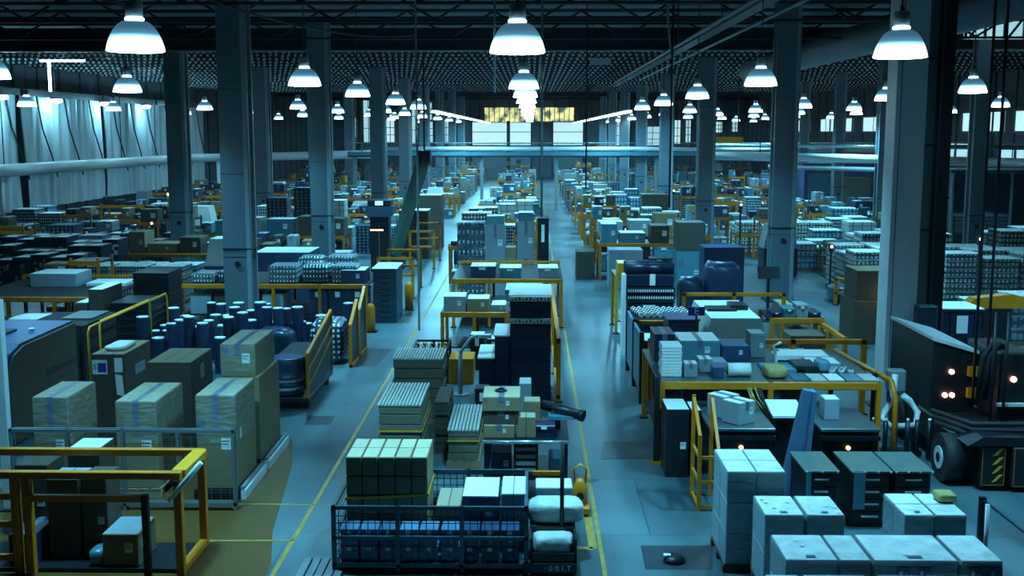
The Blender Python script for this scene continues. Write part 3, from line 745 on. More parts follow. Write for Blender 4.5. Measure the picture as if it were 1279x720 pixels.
def pallet(x0, x1, y0, y1, z, label, group=None, h=.14, far=False, m='wood', name='pallet'):
    w, d = q2(x1-x0), q2(y1-y0)
    def parts():
        if far:
            def one():
                b = MB(); b.box(-w/2, w/2, -d/2, d/2, h*.75, h, m)
                for k in (-1, 0, 1): b.box(-w/2, w/2, k*(d/2-.06)-.05, k*(d/2-.06)+.05, 0, h*.75, m)
                return b
            return [('deck', one, None, None)]
        n = max(4, int(w/.16)); out = []
        for i in range(n):
            def f(i=i):
                b = MB(); s = w/n; b.box(-w/2+i*s+.01, -w/2+(i+1)*s-.01, -d/2, d/2, h-.022, h, m); return b
            out.append(('deck_board', f, None, None))
        for k in (-1, 0, 1):
            def g(k=k): return MB().box(-w/2, w/2, k*(d/2-.05)-.045, k*(d/2-.05)+.045, 0, h-.022, m)
            out.append(('runner', g, None, None))
        return out
    return kind(('pallet', w, d, h, far, m), name, parts, label, 'pallet', ((x0+x1)/2, (y0+y1)/2, z), 0, group)

def wrapped_load(b, nx, ny, nz, style, label, group=None, top=None, gapx=None, spots=0, name='wrapped_load'):
    """film wrapped block of cartons"""
    x0, x1, y0, y1, z0, z1 = b; w, d, h = q2(x1-x0), q2(y1-y0), q2(z1-z0)
    def parts():
        out = []; ws, ds, hs = w/nx, d/ny, h/nz
        for i in range(nx):
            for j in range(ny):
                for k in range(nz):
                    def f(i=i, j=j, k=k):
                        return MB().box(-w/2+i*ws+.006, -w/2+(i+1)*ws-.006, -d/2+j*ds+.006, -d/2+(j+1)*ds-.006, k*hs+.003, (k+1)*hs-.003, style, top=top if k == nz-1 else None, bev=.01)
                    out.append(('carton', f, None, None))
        def film(): return MB().box(-w/2-.012, w/2+.012, -d/2-.012, d/2+.012, .0, h+.006, 'film', bev=.03)
        out.append(('film', film, None, 'clear stretch film'))
        if spots:
            def sp():
                m = MB(); r = random.Random(int(w*100)+spots)
                for _ in range(spots):
                    x = r.uniform(-w*.4, w*.4); y = r.uniform(-d*.42, d*.3); m.cyl((x, y, h+.007), (x, y, h+.011), .028, 'paper', 12)
                m.box(-w*.08, w*.10, -d*.42, -d*.34, h+.007, h+.010, 'tape')
                return m
            out.append(('sticker', sp, None, None))
        return out
    return kind(('wl', w, d, h, nx, ny, nz, style, top, spots), name, parts, label, 'wrapped boxes', ((x0+x1)/2, (y0+y1)/2, z0), 0, group)

def goods(b, m, label, group=None, layers=4, name='bottle_pack_stack', cat='packs', top='white_card', film=True):
    """film wrapped layers of cans or bottles: each layer a part"""
    x0, x1, y0, y1, z0, z1 = b; w, d, h = q2(x1-x0), q2(y1-y0), q2(z1-z0)
    def parts():
        out = []; hs = h/layers
        for k in range(layers):
            def f(k=k):
                r = random.Random(k*13+int(w*100)); a = r.uniform(0, .02)
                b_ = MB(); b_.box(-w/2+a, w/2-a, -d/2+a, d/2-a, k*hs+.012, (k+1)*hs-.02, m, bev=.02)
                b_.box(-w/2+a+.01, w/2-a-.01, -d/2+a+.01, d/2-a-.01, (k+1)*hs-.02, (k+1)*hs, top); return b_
            out.append(('layer', f, None, None))
        if film:
            out.append(('film', lambda: MB().box(-w/2-.015, w/2+.015, -d/2-.015, d/2+.015, 0, h+.01, 'film', bev=.04), None, None))
        return out
    return kind(('goods', w, d, h, m, layers, top, film), name, parts, label, cat, ((x0+x1)/2, (y0+y1)/2, z0), 0, group)

def sheet_stack(b, label, group=None, n=6, strap=False, side='stripes', name='sheet_stack'):
    x0, x1, y0, y1, z0, z1 = b; w, d, h = q2(x1-x0), q2(y1-y0), q2(z1-z0)
    def parts():
        out = []
        for k in range(n):
            def f(k=k):
                hs = h/n; r = random.Random(k+int(h*99)); a = r.uniform(-.018, .018)
                return MB().box(-w/2+.02+a, w/2-.02+a, -d/2+.02, d/2-.02, k*hs+.006, (k+1)*hs-(.03 if k == n-1 else .010), 'sheet_side', bev=.006)
            out.append(('bundle', f, None, None))
        def tops():
            m = MB(); c = max(4, int(w/.058)); s = w/c
            for i in range(c):
                for j in range(3):
                    m.box(-w/2+i*s+.004, -w/2+(i+1)*s-.016, -d/2+j*d/3+.005, -d/2+(j+1)*d/3-.012, h-.03, h, 'slat_pale')
            return m
        out.append(('slat_top', tops, None, 'pale slatted top'))
        if strap:
            def st():
                m = MB(); z = h*.62; e = .008; m.box(-w/2-e, w/2+e, -d/2-e, -d/2, z, z+.022, 'yellow_bright'); m.box(w/2, w/2+e, -d/2, d/2, z, z+.022, 'yellow_bright'); return m
            out.append(('strap', st, None, 'yellow strap'))
        return out
    return kind(('sheets', w, d, h, n, strap), name, parts, label, 'stack of sheets', ((x0+x1)/2, (y0+y1)/2, z0), 0, group)

def bench(x0, x1, y0, y1, z, label, group=None, top='bench_top', rail='yellow', rail_h=.12, posts=3, post='yellow', back_rail=0.0, shelf=True, name='packing_bench', cat='bench', foot=True):
    w, d = q2(x1-x0), q2(y1-y0); z = q2(z)
    def parts():
        out = [('table_top', lambda: MB().box(-w/2, w/2, -d/2+.03, d/2, z-.05, z, top), None, None),
               ('front_beam', lambda: MB().box(-w/2, w/2, -d/2-.04, -d/2+.04, z-rail_h, z+.02, rail, bev=.01), None, None),
               ('back_beam', lambda: MB().box(-w/2, w/2, d/2-.04, d/2+.04, z-rail_h, z+.0, rail, bev=.01), None, None)]
        for i in range(posts):
            for s in (-1, 1):
                def f(i=i, s=s):
                    x = -w/2+.05+(w-.1)*i/(posts-1); zz = z+.02 if s < 0 else z+back_rail
                    m = MB(); m.box(x-.045, x+.045, s*d/2-.045, s*d/2+.045, 0, zz, post)
                    if foot: m.box(x-.09, x+.09, s*d/2-.09, s*d/2+.09, 0, .03, 'steel_dark')
                    return m
                out.append(('post', f, None, None))
        if back_rail: out.append(('back_rail', lambda: MB().box(-w/2, w/2, d/2-.035, d/2+.035, z+back_rail-.08, z+back_rail, rail), None, None))
        if shelf: out.append(('shelf', lambda: MB().box(-w/2+.05, w/2-.05, -d/2+.06, d/2-.06, .34, .38, 'steel_dark'), None, None))
        return out
    return kind(('bench', w, d, z, top, rail, rail_h, posts, post, back_rail, shelf, foot), name, parts, label, cat, ((x0+x1)/2, (y0+y1)/2, 0), 0, group)

def rack(x0, x1, y0, y1, levels, label, group=None, bays=2, beam='yellow', post='steel_dark', name='pallet_rack', h=None):
    """pallet rack: posts, beams per level, decks. levels = list of deck heights"""
    w, d = q2(x1-x0), q2(y1-y0); lv = tuple(q2(v) for v in levels); H = q2(h or lv[-1]+.25)
    def parts():
        out = []
        for i in range(bays+1):
            for s in (-1, 1):
                def f(i=i, s=s):
                    x = -w/2+.04+(w-.08)*i/bays; return MB().box(x-.04, x+.04, s*(d/2-.04)-.04, s*(d/2-.04)+.04, 0, H, post)
                out.append(('upright', f, None, None))
        for z in lv:
            out.append(('beam', lambda z=z: MB().box(-w/2, w/2, -d/2-.03, -d/2+.03, z-.12, z, beam).box(-w/2, w/2, d/2-.03, d/2+.03, z-.12, z, beam), None, None))
            out.append(('deck', lambda z=z: MB().box(-w/2+.02, w/2-.02, -d/2+.031, d/2-.031, z-.03, z, 'steel_dark'), None, None))
        return out
    return kind(('rack', w, d, lv, bays, beam, post, H), name, parts, label, 'rack', ((x0+x1)/2, (y0+y1)/2, 0), 0, group)

def drum(x, y, z, r, h, label, group=None, body='drum_blue', lid='drum_lid', name='drum'):
    r, h = q2(r), q2(h)
    def parts():
        def body_(): return MB().lathe([(r*.96, 0), (r, .02), (r*.97, h*.3), (r*1.02, h*.33), (r*.97, h*.36), (r*.97, h*.64), (r*1.02, h*.67), (r*.97, h*.70), (r, h-.03), (r*.98, h)], body, 16)
        def lid_(): return MB().lathe([(r*.92, h), (r*.92, h+.02), (r*.75, h+.025)], lid, 16)
        return [('body', body_, None, None), ('lid', lid_, None, 'pale lid')]
    return kind(('drum', r, h, body, lid), name, parts, label, 'drum', (x, y, z), 0, group)

def sack(b, label, group=None, m='sack', seed=1, name='sack', cat='bag', rot=0.0):
    x0, x1, y0, y1, z0, z1 = b; w, d, h = q2(x1-x0), q2(y1-y0), q2(z1-z0)
    return kind(('sack', w, d, h, m, seed), name, lambda: [('sack', lambda: MB().blob(-w/2, w/2, -d/2, d/2, 0, h, m, seed), None, None)], label, cat, ((x0+x1)/2, (y0+y1)/2, z0), rot, group)

def crate(b, label, group=None, m='navy', name='plastic_crate', cat='crate', lid=None, tagm='paper'):
    x0, x1, y0, y1, z0, z1 = b; w, d, h = q2(x1-x0), q2(y1-y0), q2(z1-z0)
    def parts():
        def body():
            k = MB(); t = min(.03, w*.08)
            k.box(-w/2+t, w/2-t, -d/2+t, d/2-t, 0, h-.02, m)
            k.box(-w/2, w/2, -d/2, d/2, h-.06, h, m, bev=.008)
            n = max(3, int(w/.2))
            for i in range(n+1):
                x = -w/2+t+(w-2*t)*i/n; k.box(x-.012, x+.012, -d/2+t*.3, -d/2+t, 0.01, h-.06, m)
            if lid: k.box(-w/2+.02, w/2-.02, -d/2+.02, d/2-.02, h, h+.015, lid)
            return k
        def card(): return MB().box(-w*.16, w*.10, -d/2-.006, -d/2+.0, h*.70, h*.92, tagm)
        return [('tub', body, None, None), ('label_card', card, None, 'pale label card')]
    return kind(('crate', w, d, h, m, lid, tagm), name, parts, label, cat, ((x0+x1)/2, (y0+y1)/2, z0), 0, group)

def cabinet(b, label, cols=1, rows=4, m='steel_dark', top='steel_grey', handle='steel_bright', group=None, name='drawer_cabinet', rivets=False, cat='cabinet'):
    x0, x1, y0, y1, z0, z1 = b; w, d, h = q2(x1-x0), q2(y1-y0), q2(z1-z0)
    def parts():
        out = [('carcass', lambda: MB().box(-w/2, w/2, -d/2+.02, d/2, 0, h-.04, m, bev=.008), None, None),
               ('worktop', lambda: MB().box(-w/2-.03, w/2+.03, -d/2-.04, d/2+.02, h-.04, h, top, bev=.01), None, None)]
        cw = w/cols; rh = (h-.12)/rows
        for i in range(cols):
            for k in range(rows):
                def f(i=i, k=k): return MB().box(-w/2+i*cw+.02, -w/2+(i+1)*cw-.02, -d/2, -d/2+.02, .05+k*rh+.012, .05+(k+1)*rh-.012, m, bev=.004)
                out.append(('drawer', f, None, None)); p = len(out)-1
                def g(i=i, k=k):
                    x = -w/2+(i+.5)*cw; z = .05+(k+.62)*rh; return MB().box(x-cw*.22, x+cw*.22, -d/2-.03, -d/2, z-.012, z+.012, handle)
                out.append(('handle', g, p, None))
        if rivets:
            def rv():
                k = MB(); n = int(w/.18)
                for i in range(n+1): x = -w/2+w*i/n; k.cyl((x, -d/2-.055, h-.02), (x, -d/2-.04, h-.02), .016, 'paper', 8)
                return k
            out.append(('rivet_row', rv, None, None))
        return out
    return kind(('cab', w, d, h, cols, rows, m, top, handle, rivets), name, parts, label, cat, ((x0+x1)/2, (y0+y1)/2, z0), 0, group)

def rail_fence(x0, x1, y, h, label, group=None, posts=3, m='yellow', rails=(1.0,), name='guard_rail', along='x', r=.05, z0=0.0):
    L = q2(x1-x0); h = q2(h)
    def parts():
        out = []
        for i in range(posts):
            out.append(('post', lambda i=i: MB().box(-L/2+(L-2*r)*i/(posts-1), -L/2+(L-2*r)*i/(posts-1)+2*r, -r, r, 0, h, m).box(-L/2+(L-2*r)*i/(posts-1)-.05, -L/2+(L-2*r)*i/(posts-1)+2*r+.05, -r-.05, r+.05, 0, .02, 'steel_dark'), None, None))
        for q in rails:
            out.append(('rail', lambda q=q: MB().box(-L/2, L/2, -r, r, h*q-.10, h*q, m, bev=.008), None, None))
        return out
    loc = ((x0+x1)/2, y, z0) if along == 'x' else (y, (x0+x1)/2, z0)
    return kind(('fence', L, h, posts, m, rails, r), name, parts, label, 'rail', loc, 0 if along == 'x' else math.pi/2, group)

def cage(b, label, group=None, m='steel_dark', wire='wire_dark', nx=3, name='mesh_cage', sides=('front', 'left', 'right', 'back'), mid=True, r=.03):
    x0, x1, y0, y1, z0, z1 = b; w, d, h = q2(x1-x0), q2(y1-y0), q2(z1-z0)
    def parts():
        out = [('base_deck', lambda: MB().box(-w/2, w/2, -d/2, d/2, .08, .12, m), None, None)]
        for i in range(nx+1):
            for s in (-1, 1):
                out.append(('post', lambda i=i, s=s: MB().box(-w/2+(w-2*r)*i/nx, -w/2+(w-2*r)*i/nx+2*r, s*(d/2-r)-r, s*(d/2-r)+r, 0, h, m), None, None))
        def rails():
            k = MB()
            for z in ((h, .14, h*.55) if mid else (h, .14)):
                for s in (-1, 1):
                    k.box(-w/2, w/2, s*(d/2-r)-r*.8, s*(d/2-r)+r*.8, z-.05, z, m); k.box(s*(w/2-r)-r*.8, s*(w/2-r)+r*.8, -d/2, d/2, z-.05, z, m)
            return k
        out.append(('rail_frame', rails, None, None))
        P_ = {'front': (-w/2, w/2, -d/2+r-.002, -d/2+r+.002), 'back': (-w/2, w/2, d/2-r-.002, d/2-r+.002), 'left': (-w/2+r-.002, -w/2+r+.002, -d/2, d/2), 'right': (w/2-r-.002, w/2-r+.002, -d/2, d/2)}
        for s_ in sides:
            def f(s_=s_):
                a = P_[s_]; k = MB()
                if s_ in ('front', 'back'): k.quad([(a[0], a[2], .12), (a[1], a[2], .12), (a[1], a[2], h), (a[0], a[2], h)], wire)
                else: k.quad([(a[0], a[2], .12), (a[0], a[3], .12), (a[0], a[3], h), (a[0], a[2], h)], wire)
                return k
            out.append(('mesh_panel', f, None, None))
        return out
    return kind(('cage', w, d, h, m, wire, nx, sides, mid), name, parts, label, 'cage', ((x0+x1)/2, (y0+y1)/2, z0), 0, group)

def machine(b, label, body='steel_dark', top='cyan_plastic', group=None, name='packing_machine', lights=1, glow='red_glow', screen=True, slope=True, hood=True):
    """boxy machine: base, sloped hood, control panel with lamps"""
    x0, x1, y0, y1, z0, z1 = b; w, d, h = q2(x1-x0), q2(y1-y0), q2(z1-z0)
    def parts():
        out = [('base_cabinet', lambda: MB().box(-w/2, w/2, -d/2, d/2, .08, h*.55, body, bev=.015), None, None),
               ('plinth', lambda: MB().box(-w/2+.05, w/2-.05, -d/2+.05, d/2-.05, 0, .08, 'black'), None, None)]
        if hood:
            def hd():
                a = w*.5; c = w*.36
                return MB().prism([(-a, h*.55), (a, h*.55), (c, h), (-c, h)], 'y', -d/2+.06 if not slope else -d/2+.1, d/2-.05, top)
            out.append(('hood', hd, None, None))
        out.append(('control_panel', lambda: MB().box(-w*.42, w*.42, -d/2-.03, -d/2, h*.30, h*.48, 'black', bev=.005), None, None))
        for i in range(lights):
            out.append(('indicator_lamp', lambda i=i: MB().cyl((-w*.2+i*w*.22, -d/2-.05, h*.40), (-w*.2+i*w*.22, -d/2-.03, h*.40), .03, glow, 10), 3 if hood else 2, 'lit indicator'))
        if screen: out.append(('screen', lambda: MB().box(w*.16, w*.36, -d/2-.036, -d/2-.03, h*.34, h*.45, 'screen_glow'), 3 if hood else 2, None))
        return out
    return kind(('mach', w, d, h, body, top, lights, glow, screen, slope, hood), name, parts, label, 'machine', ((x0+x1)/2, (y0+y1)/2, z0), 0, group)

def signal_post(x, y, h, label, glow='red_glow', m='black', z0=0.0):
    h = q2(h)
    def parts():
        return [('pole', lambda: MB().box(-.03, .03, -.03, .03, 0, h-.3, m).box(-.1, .1, -.1, .1, 0, .03, m), None, None),
                ('lamp_head', lambda: MB().box(-.07, .07, -.07, .07, h-.3, h, m, bev=.01), None, None),
                ('signal_lamp', lambda: MB().cyl((0, -.1, h-.1), (0, -.07, h-.1), .05, glow, 10), 1, 'lit signal lamp')]
    return kind(('sig', h, glow, m), 'signal_post', parts, label, 'signal light', (x, y, z0))
# ================================================================ FRONT CENTRE ISLAND
cg = BP(413, 660, 717, 634, dep=1.75)
cage(cg, 'low dark wire cage at the bottom centre holding blue crates and cartons', m='steel_blue', nx=3)
CX0, CX1, CY0 = cg[0], cg[1], cg[2]
nm = ['leftmost', 'second from left', 'third from left', 'fourth from left', 'fifth from left', 'sixth from left', 'seventh from left', 'eighth from left', 'rightmost']
cwid = (CX1-CX0-.22)/9
for k, (z0, z1, rn) in enumerate(((.12, .36, 'lower'), (.362, .60, 'upper'))):
    for i in range(9):
        x = CX0+.10+i*cwid+(.02 if i > 4 else 0)
        co = crate((x, x+cwid-.02, CY0+.08, CY0+.42, z0, z1), '%s blue crate of the %s row in the front wire cage' % (nm[i], rn), 'blue crates in the front cage', m='crate_blue' if i < 6 else 'navy_light')
        if i > 4: face_text(('MCAA', 'EMBH')[1-k][i-5], .075, 'paper', co, (0, -.186, .075))
# strapped stack of tan cartons on two pallets
sx0, sx1 = D(431, 571, CY0+.5).x, D(534, 571, CY0+.5).x
sy0, sy1 = CY0+.50, CY0+1.45
pallet(sx0, sx1, sy0, sy1, .12, 'wooden pallet lowest under the strapped tan cartons in the wire cage', 'cage pallets')
pallet(sx0, sx1, sy0, sy1, .26, 'wooden pallet directly under the strapped tan cartons in the wire cage', 'cage pallets')
zt = D(480, 571, sy0).z; ch = (zt-.40)/4; cw = (sx1-sx0)/5; cdp = (sy1-sy0)/2
for k, rn in enumerate(('bottom', 'third', 'second', 'top')):
    for j, dn in enumerate(('front', 'back')):
        for i in range(5):
            b = (sx0+i*cw+.004, sx0+(i+1)*cw-.004, sy0+j*cdp+.003, sy0+(j+1)*cdp-.003, .40+k*ch, .40+(k+1)*ch-.004)
            carton(b, 'board_olive', '%s tan carton in the %s layer, %s rank, of the yellow strapped stack' % (('leftmost', 'second', 'middle', 'fourth', 'rightmost')[i], rn, dn), 'strapped tan cartons', top='board_lit_top', tape=False)
m = MB(); e = .012; za, zb = .40+ch*1.72, .40+ch*1.95
m.prism([(sx0-e, za), (sx1+e, zb), (sx1+e, zb+.035), (sx0-e, za+.035)], 'y', sy0-e, sy0-.003, 'yellow_bright')
m.box(sx1+.001, sx1+e, sy0-e, sy1+e, zb, zb+.035, 'yellow_bright'); m.box(sx0-e, sx0-.001, sy0-e, sy1+e, za, za+.035, 'yellow_bright'); m.box(sx0-e, sx1+e, sy1+.001, sy1+e, za, zb, 'yellow_bright')
tag(obj('strap', m.mesh('strap')), 'yellow strap around the stack of tan cartons at the front', 'strap')
# boxes standing on a low platform behind the right crates
px0, px1 = sx1+.03, CX1-.06
m = MB(); m.box(0, px1-px0, 0, 1.0, .28, .32, 'steel_dark')
for x in (.03, px1-px0-.03):
    for y in (.03, .97): m.box(x-.03, x+.03, y-.03, y+.03, 0, .28, 'steel_dark')
tag(obj('platform', m.mesh('platform'), None, (px0, CY0+.5, .12)), 'low dark platform under the white topped boxes in the wire cage', 'platform')
PZ = .44
def on_platform(xl, xr, yt, ytb, style, label, top, y0, **k):
    a, b = D(xl, yt, y0), D(xr, yt, y0); z1 = a.z; y1 = G((xl+xr)/2, ytb, z1).y
    return carton((max(a.x, px0+.01), b.x, y0, min(y1, CY0+1.66), PZ, z1), style, label, top=top, **k)
on_platform(543, 575, 636, 609, 'board_olive', 'small tan carton between strapped stack and white topped box', 'board_lit_top', CY0+.52, seams=2, tape=False)
on_platform(577, 623, 620, 596, 'navy_light', 'white topped blue box right of the small tan carton', 'white_card', CY0+.52, tags=2, tape=False)
on_platform(626, 657, 617, 595, 'grey_card', 'second white topped box, right of the blue one, beside the black pole', 'white_card', CY0+.52, seams=2, tape=False)
# bag bins right of the cage
bx0, bx1 = D(662, 690, CY0+.1).x, D(720, 690, CY0+.1).x
t = thing('bag_bin', 'black open bin with sign strip holding a white bag, bottom centre', 'bin', ((bx0+bx1)/2, CY0+.25, 0)); w = (bx1-bx0)/2
m = MB(); m.box(-w, w, -.25, .25, 0, .05, 'black'); m.box(-w, -w+.03, -.25, .25, .05, .50, 'black'); m.box(w-.03, w, -.25, .25, .05, .50, 'black'); m.box(-w, w, .22, .25, .05, .5, 'black'); m.box(-w, w, -.25, -.22, .05, .30, 'black')
obj('tub', m.mesh('tub'), t)
s = obj('sign_strip', MB().box(-w-.10, w, -.29, -.255, .03, .17, 'steel_dark', bev=.005).mesh('sign_strip'), t)
face_text('\u00b7 0 0.1.T', .11, 'white_card', s, (.06, -.292, .10))
sack((bx0+.04, bx1-.04, CY0+.03, CY0+.46, .05, .50), 'white bag lying in the black bin with sign strip', 'white bags', m='sack', seed=3)
crate((bx0, bx1, CY0+.54, CY0+1.05, 0, .50), 'dark crate under the long white bag beside the wire cage', m='steel_dark')
sack((bx0-.03, bx1+.12, CY0+.56, CY0+1.04, .50, .80), 'long white bag lying on dark crate right of the wire cage', 'white bags', m='sack', seed=8)
crate((bx0+.05, bx1, CY0+1.12, CY0+1.62, 0, .58), 'dark crate under the pale lidded box behind the white bags', m='navy')
carton((bx0+.08, bx1-.02, CY0+1.14, CY0+1.60, .58, .86), 'grey_card', 'pale lidded box behind the white bags beside the cage', top='white_card', tape=False)
x = D(702, 620, CY0+.50).x; zt_ = D(706, 553, CY0+.5).z
tag(obj('slim_pole', MB().cyl((0, 0, 0), (0, 0, zt_), .03, 'black', 8).box(-.09, .09, -.009, .009, 0, .02, 'black').mesh('slim_pole'), None, (x+.0, CY0+.515, 0)), 'slim upright black pole in front of the white bag', 'pole')
# blue cross rail with yellow end behind the white topped boxes
y = CY0+1.95
t = thing('cross_rail', 'long blue steel rail with a yellow end behind the white topped boxes', 'rail', (0, y, 0))
a, b = D(533, 588, y), D(702, 588, y)
obj('beam', MB().box(a.x, b.x-.45, -.03, .03, a.z-.05, a.z, 'steel_blue').mesh('beam'), t); obj('beam', MB().box(b.x-.45, b.x, -.035, .035, a.z-.06, a.z+.0, 'yellow').mesh('beam'), t, label='yellow end piece')
for x in (a.x+.05, b.x-.05): obj('post', MB().box(x-.03, x+.03, -.03, .03, 0, a.z-.05, 'steel_dark').mesh('post'), t)
# striped sheet stacks
sheet_stack((-2.62, -1.86, 18.6, 20.3, .14, 1.40), 'pale slatted sheet stack with yellow strap behind the tan cartons', 'sheet stacks', 7, True)
pallet(-2.64, -1.84, 18.6, 20.3, 0, 'wooden pallet under the yellow strapped slatted stack', 'sheet pallets')
sheet_stack((-2.85, -1.80, 22.5, 23.7, .14, 1.40), 'wide pale slatted sheet stack farther back at the left yellow line', 'sheet stacks', 6)
pallet(-2.87, -1.78, 22.5, 23.7, 0, 'wooden pallet under the farther wide slatted stack', 'sheet pallets')
sheet_stack((-1.50, -.92, 19.5, 21.4, .14, .72), 'low slatted sheet stack with yellow band beside the work table', 'sheet stacks', 4, True)
pallet(-1.52, -.90, 19.5, 21.4, 0, 'wooden pallet under the low slatted stack beside the work table', 'sheet pallets')
for i in range(8):
    pallet(-1.80, -1.55+.01*(i % 2), 20.4+.02*(i % 3), 21.7, i*.125, '%s dark pallet counted from the floor in the pile between the slatted stacks' % ORD[i].replace('nearest', 'lowest'), 'piled dark pallets', h=.124, m='board_dark', far=True)
# work table with boxes and scanner
TZ = 1.05
t = thing('work_table', 'dark steel work table behind the white topped boxes', 'table', (-.08, 18.4, 0))
obj('table_top', MB().box(-.70, .70, -.75, .75, TZ-.05, TZ, 'steel_dark').mesh('table_top'), t)
for x in (-.64, .64):
    for y in (-.69, .69): obj('leg', MB().box(x-.04, x+.04, y-.04, y+.04, 0, TZ-.05, 'steel_dark').mesh('leg'), t)
obj('front_rail', MB().cyl((-.7, -.79, TZ-.02), (.7, -.79, TZ-.02), .03, 'steel_bright').mesh('front_rail'), t)
obj('shelf', MB().box(-.62, .62, -.66, .66, .35, .39, 'black').mesh('shelf'), t)
m = MB()
for k in range(4): m.box(-.16, .16, -.72, -.70, .50+k*.12, .56+k*.12, 'steel_grey')
m.box(-.2, .2, -.70, -.30, .39, .98, 'black'); obj('vent_unit', m.mesh('vent_unit'), t)
carton((-.77, -.27, 17.75, 18.35, TZ, 1.27), 'board_olive', 'lowest flat carton of the three tier pile on the work table', 'tiered cartons', top='board_lit_top', tags=1)
carton((-.77, -.20, 17.78, 18.4, 1.27, 1.50), 'board_dark', 'dark middle carton of the three tier pile on the work table', 'tiered cartons', tags=1)
carton((-.79, -.17, 17.75, 18.55, 1.50, 1.74), 'board_olive', 'widest top carton with a cable on it, on the work table pile', 'tiered cartons', top='board_lit_top', tags=2)
tag(obj('coiled_cable', MB().tube([(.10*math.cos(a*.7)*(1-.02*a), .10*math.sin(a*.7), .012+.001*a) for a in range(22)], .012, 'rubber', 6).mesh('coiled_cable'), None, (-.5, 18.15, 1.74)), 'small black cable coil on the top carton of the work table pile', 'cable')
carton((-.24, .08, 17.78, 18.1, TZ, 1.40), 'board_olive', 'small tan box at the front edge of the work table', 'small table boxes', top='board_lit_top', seams=2, tape=False)
carton((-.12, .16, 18.45, 18.8, TZ, 1.50), 'board_olive', 'small tan box at the back of the work table', 'small table boxes', top='board_lit_top', tape=False)
t = thing('barrel_scanner', 'black barrel shaped scanner reaching over the aisle from the work table', 'scanner', (.42, 18.5, TZ))
obj('stand', MB().box(-.08, .08, -.08, .08, 0, .30, 'steel_blue').mesh('stand'), t)
obj('barrel', MB().cyl((-.22, .1, .36), (.42, -.25, .26), .085, 'black', 14).cyl((.40, -.24, .265), (.46, -.27, .255), .10, 'steel_dark', 14).mesh('barrel'), t)
obj('cradle', MB().box(-.12, .32, -.25, .05, .18, .24, 'cyan_plastic').mesh('cradle'), t)
crate((.05, .40, 17.8, 18.15, TZ, 1.25), 'dark blue tray right of the small tan box on the work table', m='navy')
t = thing('yellow_jack', 'yellow pump jack standing at the aisle corner by the work table', 'jack', (.78, 17.15, 0))
obj('base', MB().box(-.16, .16, -.20, .20, .04, .16, 'yellow', bev=.02).mesh('base'), t)
obj('pump_body', MB().lathe([(.12, .16), (.12, .42), (.08, .52), (.05, .58)], 'yellow', 14).mesh('pump_body'), t)
obj('handle', MB().tube([(-.08, 0, .5), (-.10, -.02, .72), (0, -.03, .82), (.10, -.02, .72), (.08, 0, .5)], .018, 'yellow_bright').mesh('handle'), t)
obj('dial', MB().cyl((0, -.135, .32), (0, -.12, .32), .06, 'black').mesh('dial'), t)
for x in (-.14, .14): obj('wheel', MB().cyl((x-.03, 0, .06), (x+.03, 0, .06), .06, 'rubber').mesh('wheel'), t)

# navy drawer tower and its stepped neighbours
tx0, tx1 = D(637, 430, 24.6).x, D(688, 430, 24.6).x
cabinet((tx0, tx1, 24.6, 26.4, 0, 2.42), 'tall navy drawer tower with pale printed trays in the centre island', 1, 8, 'navy', 'white_card', 'navy', name='drawer_tower')
for z, l in ((1.80, 'lower'), (2.30, 'upper')):
    m = MB(); m.box(-.46, .46, -.12, 0, 0, .10, 'white_card')
    for i in range(11): m.box(-.42+i*.08, -.38+i*.08, -.124, -.12, .02, .05+.02*(i % 3), 'print')
    tag(obj('print_tray', m.mesh('print_tray'), None, ((tx0+tx1)/2, 24.56, z)), '%s pale printed tray on the front of the navy drawer tower' % l, 'tray', 'tower trays')
for i, (xl, xr, z, l) in enumerate(((618, 636, 1.55, 'tall'), (598, 617, 1.05, 'low'))):
    x0, x1 = D(xl, 440, 24.4).x, D(xr, 440, 24.4).x-.01
    cabinet((x0, x1, 24.4, 25.9, 0, z), '%s navy step cabinet left of the drawer tower' % l, 1, 4, 'navy', 'white_card', 'navy', group='step cabinets', name='drawer_tower')
t = rail_fence(24.5, 33.5, tx1+.17, 1.45, 'long yellow side rail along the right aisle beside the navy tower', posts=4, rails=(1.0, .12), along='y')
# crates of bottles and wire trays around y 27
x0, x1 = D(514, 425, 26.6).x, D(560, 425, 26.6).x
cage((x0, x1, 26.4, 27.6, 0, .85), 'small dark wire cage with brown bottles beside the left yellow line', nx=2, mid=False)
for i in range(10):
    x = x0+.10+(i % 5)*(x1-x0-.2)/4; y = 26.7+(i//5)*.4
    kind('jar', 'dark_bottle', lambda: [('glass', lambda: MB().lathe([(.07, 0), (.075, .02), (.075, .42), (.03, .55), (.03, .66), (.035, .70)], 'black', 12), None, None), ('cap', lambda: MB().cyl((0, 0, .70), (0, 0, .74), .038, 'copper', 10), None, None)],
         'dark bottle standing in the small wire cage by the yellow line', 'bottle', (x, y, .12), group='bottles in the small cage')
carton((x1+.03, x1+.62, 26.3, 27.2, 0, .62), 'yellow', 'flat yellow case beside the wire cage of bottles', tape=False)
# bench with beam of boxes at y 29
bench(-2.38, -.60, 29.0, 30.6, 1.30, 'yellow beamed bench with paper boxes left in the centre island', top='steel_dark')
for i, (a, b, st, h) in enumerate(((-2.3, -1.72, 'grey_card', .42), (-1.68, -1.1, 'board_olive', .36), (-1.05, -.66, 'grey_card', .2))):
    carton((a, b, 29.1, 29.9, 1.30, 1.30+h), st, '%s box on the yellow beamed bench of the centre island' % ('leftmost', 'middle', 'rightmost low')[i], 'bench boxes', top='white_card', tags=1, tape=False)
for i in range(3):
    crate((-1.55+i*.42, -1.17+i*.42, 27.9, 28.4, 0, .9-.1*i), '%s dark crate on the floor in front of the yellow beamed centre bench' % ('left', 'middle', 'right')[i], 'floor crates', m='navy_light' if i % 2 else 'steel_dark', lid='white_card')
